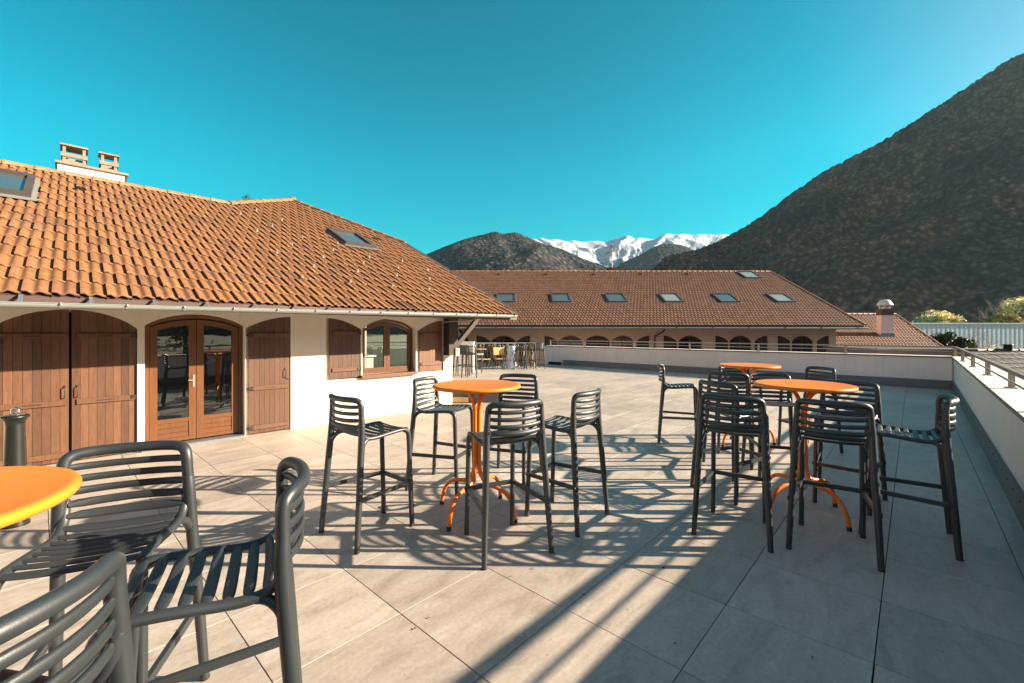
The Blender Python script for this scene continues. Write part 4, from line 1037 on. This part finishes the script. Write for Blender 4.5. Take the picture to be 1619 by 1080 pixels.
tb0 = make_table(); tspots = [((-.31, 3.84), 149.7-0, 'orange round bar table in the middle of the terrace, in full sun'), ((2.585, 3.865), -72, 'orange round bar table at the right, nearest of the two standing in shade'),
     ((3.316, 6.09), 98, 'orange round bar table at the rear, farthest from the viewer'), ((-1.655, 1.125), 20, 'orange round bar table cut off by the left edge of the picture')]
for i, (p, a, lab) in enumerate(tspots):
    o = tb0 if i == 0 else copy_tree(tb0)
    o.location = (*p, .001); o.rotation_euler = (0, 0, radians(a)); o['label'] = lab; o['group'] = 'orange bar tables'; o['category'] = 'table'

# ------------------------------------------------------------------ grey column at the left edge
t = thing('parasol_column', 'short dark grey round column with a flared cap and lifting eye at the left edge', 'bollard', (-4.11, 3.60, 0))
b = MB(); b.lathe([(.085, 0), (.087, .015), (.080, .04), (.070, .4), (.058, .825), (.058, .84)], n=28); b.build('shaft', 'column_paint', t)
b = MB(); b.lathe([(.0585, .838), (.062, .86), (.077, .885), (.084, .893), (.084, .903), (.078, .908), (0, .910)], n=28); b.build('cap', 'column_paint', t)
b = MB(); b.sweep([(.028*cos(a_*pi/8), 0, .942+.028*sin(a_*pi/8)) for a_ in range(17)], .009, up=(0, 1, 0), n=8, caps=False); b.box(-.045, .045, -.03, .03, .9105, .917); b.build('lifting_eye', 'chrome', t)

# ------------------------------------------------------------------ far left corner of the terrace
t = thing('timber_step', 'low grey topped step with a timber front at the corner of the cream building', 'step', (-1.10, 9.75, 0))
b = MB(); b.box(-.55, .95, 0, .8, .215, .245); b.box(-.45, .85, .04, .75, 0, .215); b.build('top', 'band_metal', t)
b = MB().tinted(1.3); b.box(-.5, .12, -.012, .03, .02, .13); b.build('front_board', 'light_wood', t)
t = thing('white_pier', 'short white wall pier beyond the corner of the cream building', 'wall', (-1.98, 17.5, 0))
b = MB(); b.box(-.9, .42, 0, .5, 0, 1.15); b.build('wall', 'plaster_white', t); b = MB(); b.box(-.93, .45, -.03, .53, 1.151, 1.19); b.build('coping', 'coping_stone', t)
fn = thing('terrace_fence', 'white framed railing filled with dark and pale sticks at the far left of the terrace', 'fence', (-1.62, 19.3, 0))
b = MB(); b.box(0, 2.68, -.03, .03, 1.07, 1.115); b.box(0, 2.68, -.02, .02, .08, .11); b.build('rail', 'white_enamel', fn)
for x in (.0, .88, 1.76, 2.64):
    b = MB(); b.box(x, x+.045, -.022, .022, 0, 1.07); b.build('post', 'white_enamel', fn)
b = MB(); rr = random.Random(2)
for k in range(110):
    x = .03+2.6*k/110; l_ = rr.uniform(-.12, .12); y = -.06+rr.uniform(-.05, .09); r_ = rr.uniform(.006, .013)
    b.tinted(rr.choice([tnt(.10, .2), tnt(.9, 1.2), tnt(1.1, 1.35)])); b.sweep([(x-l_, y, .02), (x+rr.uniform(-.02, .02), y, .5), (x+l_, y, rr.uniform(.95, 1.06))], r_, n=4, caps=False)
b.build('stick_screen', 'reed_wood', fn)
b = MB()
for k in range(30): x = .05+k*.088; b.box(x, x+.012, .10, .112, .11, 1.07)
b.build('baluster_grid', 'zinc', fn)
GF = 'bar stools stored by the far fence'
far_st = [((-1.82, 15.3), (.1, 1), 'bar stool at the far left, tucked against the corner of the cream wall'), ((-1.49, 15.1), (.05, 1), 'bar stool at the far left in front of the white pier'),
          ((-1.80, 15.9), (.2, 1), 'bar stool behind the two at the far left wall corner'),
          ((.37, 18.4), (0, 1), 'leftmost of the three bar stools at the right end of the stick fence'), ((.77, 18.5), (.1, 1), 'middle one of the three bar stools at the right end of the stick fence'), ((1.18, 18.7), (-.3, 1), 'rightmost of the three bar stools at the right end of the stick fence')]
for p, f_, lab in far_st: stool(p, f_, lab, GF)
def folding_chair(x, y, rz, lab, zb=0, back=True):
    t = thing('garden_chair', lab, 'chair', (x, y, zb), rz, 'garden chairs by the stick fence')
    b = MB().tinted(1.1)
    for k in range(6): b.box(-.24, .24, -.20+k*.075, -.14+k*.075, .44, .458)
    b.build('seat', 'light_wood', t)
    b = MB().tinted(1.1)
    if back: b.box(-.25, .25, .20, .222, .60, .92)
    else: b.box(-.25, .25, .20, .222, .86, .90)
    b.build('backrest', 'light_wood', t)
    for sx in (-1, 1):
        b = MB(); b.sweep([(sx*.25, -.22, 0), (sx*.25, .12, .46), (sx*.25, .215, .9)], .012, n=6); b.build('leg', 'iron', t)
        b = MB(); b.sweep([(sx*.235, .25, 0), (sx*.235, -.18, .44)], .012, n=6); b.build('leg', 'iron', t)
folding_chair(-.50, 18.6, radians(20), 'slatted wooden garden chair with raised back, in front of the stick fence')
folding_chair(-1.20, 18.3, radians(160), 'slatted wooden garden chair seen from behind, nearest the white pier', back=False)
t = thing('wrapped_bundle', 'tall bundle wrapped in crumpled clear film leaning on the stick fence', 'bundle', (-.12, 18.95, 0))
b = MB(); V = []; rr = random.Random(6); nr, ns = 16, 18
for i in range(nr+1):
    z = i/nr; wd = .30-.16*z+.05*sin(z*9); 
    for k in range(ns):
        a = 2*pi*k/ns; f_ = 1+.22*noise.noise(Vector((cos(a)*2, sin(a)*2, z*5))); V.append((z*.12+cos(a)*wd*f_, sin(a)*.17*f_, z*.98))
b.add(V, [(i*ns+k, i*ns+(k+1)%ns, (i+1)*ns+(k+1)%ns, (i+1)*ns+k) for i in range(nr) for k in range(ns)], True); b.poly([V[nr*ns+k] for k in range(ns)]); b.build('film', 'film_wrap', t)
t = thing('side_table', 'low white topped garden table between the pier and the stick fence', 'table', (-1.42, 17.0, 0))
b = MB(); b.box(-.2, .28, -.25, .25, .70, .73); b.build('tabletop', 'white_enamel', t)
for sx in (-.16, .24):
    for sy in (-.2, .2): b = MB(); b.sweep([(sx, sy, 0), (sx, sy, .70)], .014, n=6); b.build('leg', 'iron', t)

# fallen leaves
leafs = [(1049, 899, .9), (843, 900, .5), (808, 912, .4), (923, 941, .5), (698, 878, .4), (931, 850, .4), (960, 825, .5), (1160, 818, .8), (960, 850, .4), (712, 703, .3), (1028, 880, .4), (272, 1018, .4), (397, 748, .4), (480, 704, .5)]+[(R.uniform(250, 1300), 660+400*R.random()**1.5, R.uniform(.2, .5)) for _ in range(26)]
for k, (px, py, sz) in enumerate(leafs):
    Y = 688*1.6/(py-524.5); X = (px-809.5)/688*Y; s_ = .010*sz+.004; a = R.uniform(0, 6)
    b = MB(); b.add([(cos(a)*s_*1.5, sin(a)*s_*1.5, .006), (-sin(a)*s_*.6, cos(a)*s_*.6, .002), (-cos(a)*s_*1.5, -sin(a)*s_*1.5, .008), (sin(a)*s_*.6, -cos(a)*s_*.6, .004), (0, 0, .0015)], [(0, 1, 4), (1, 2, 4), (2, 3, 4), (3, 0, 4)])
    o = b.build('fallen_leaf', 'shutter_wood' if sz > .7 else 'bark', loc=(X, Y, .001)); tag(o, 'tiny dry leaf lying on the terrace paving', 'leaf', 'dry leaves scattered on the paving')

# ------------------------------------------------------------------ valley haze
b = MB(); b.box(-4000, 4500, -2600, 4600, -5, 765)
hz = bpy.data.materials.new('haze'); hz.use_nodes = True; MATS['haze'] = hz
hz.node_tree.nodes.remove(hz.node_tree.nodes['Principled BSDF'])
pv = hz.node_tree.nodes.new('ShaderNodeVolumePrincipled'); pv.inputs['Density'].default_value = 3.5e-5
pv.inputs['Color'].default_value = (.38, .60, .66, 1); pv.inputs['Anisotropy'].default_value = .2
hz.node_tree.links.new(pv.outputs[0], hz.node_tree.nodes['Material Output'].inputs['Volume'])
tag(b.build('haze', 'haze'), kind='stuff')
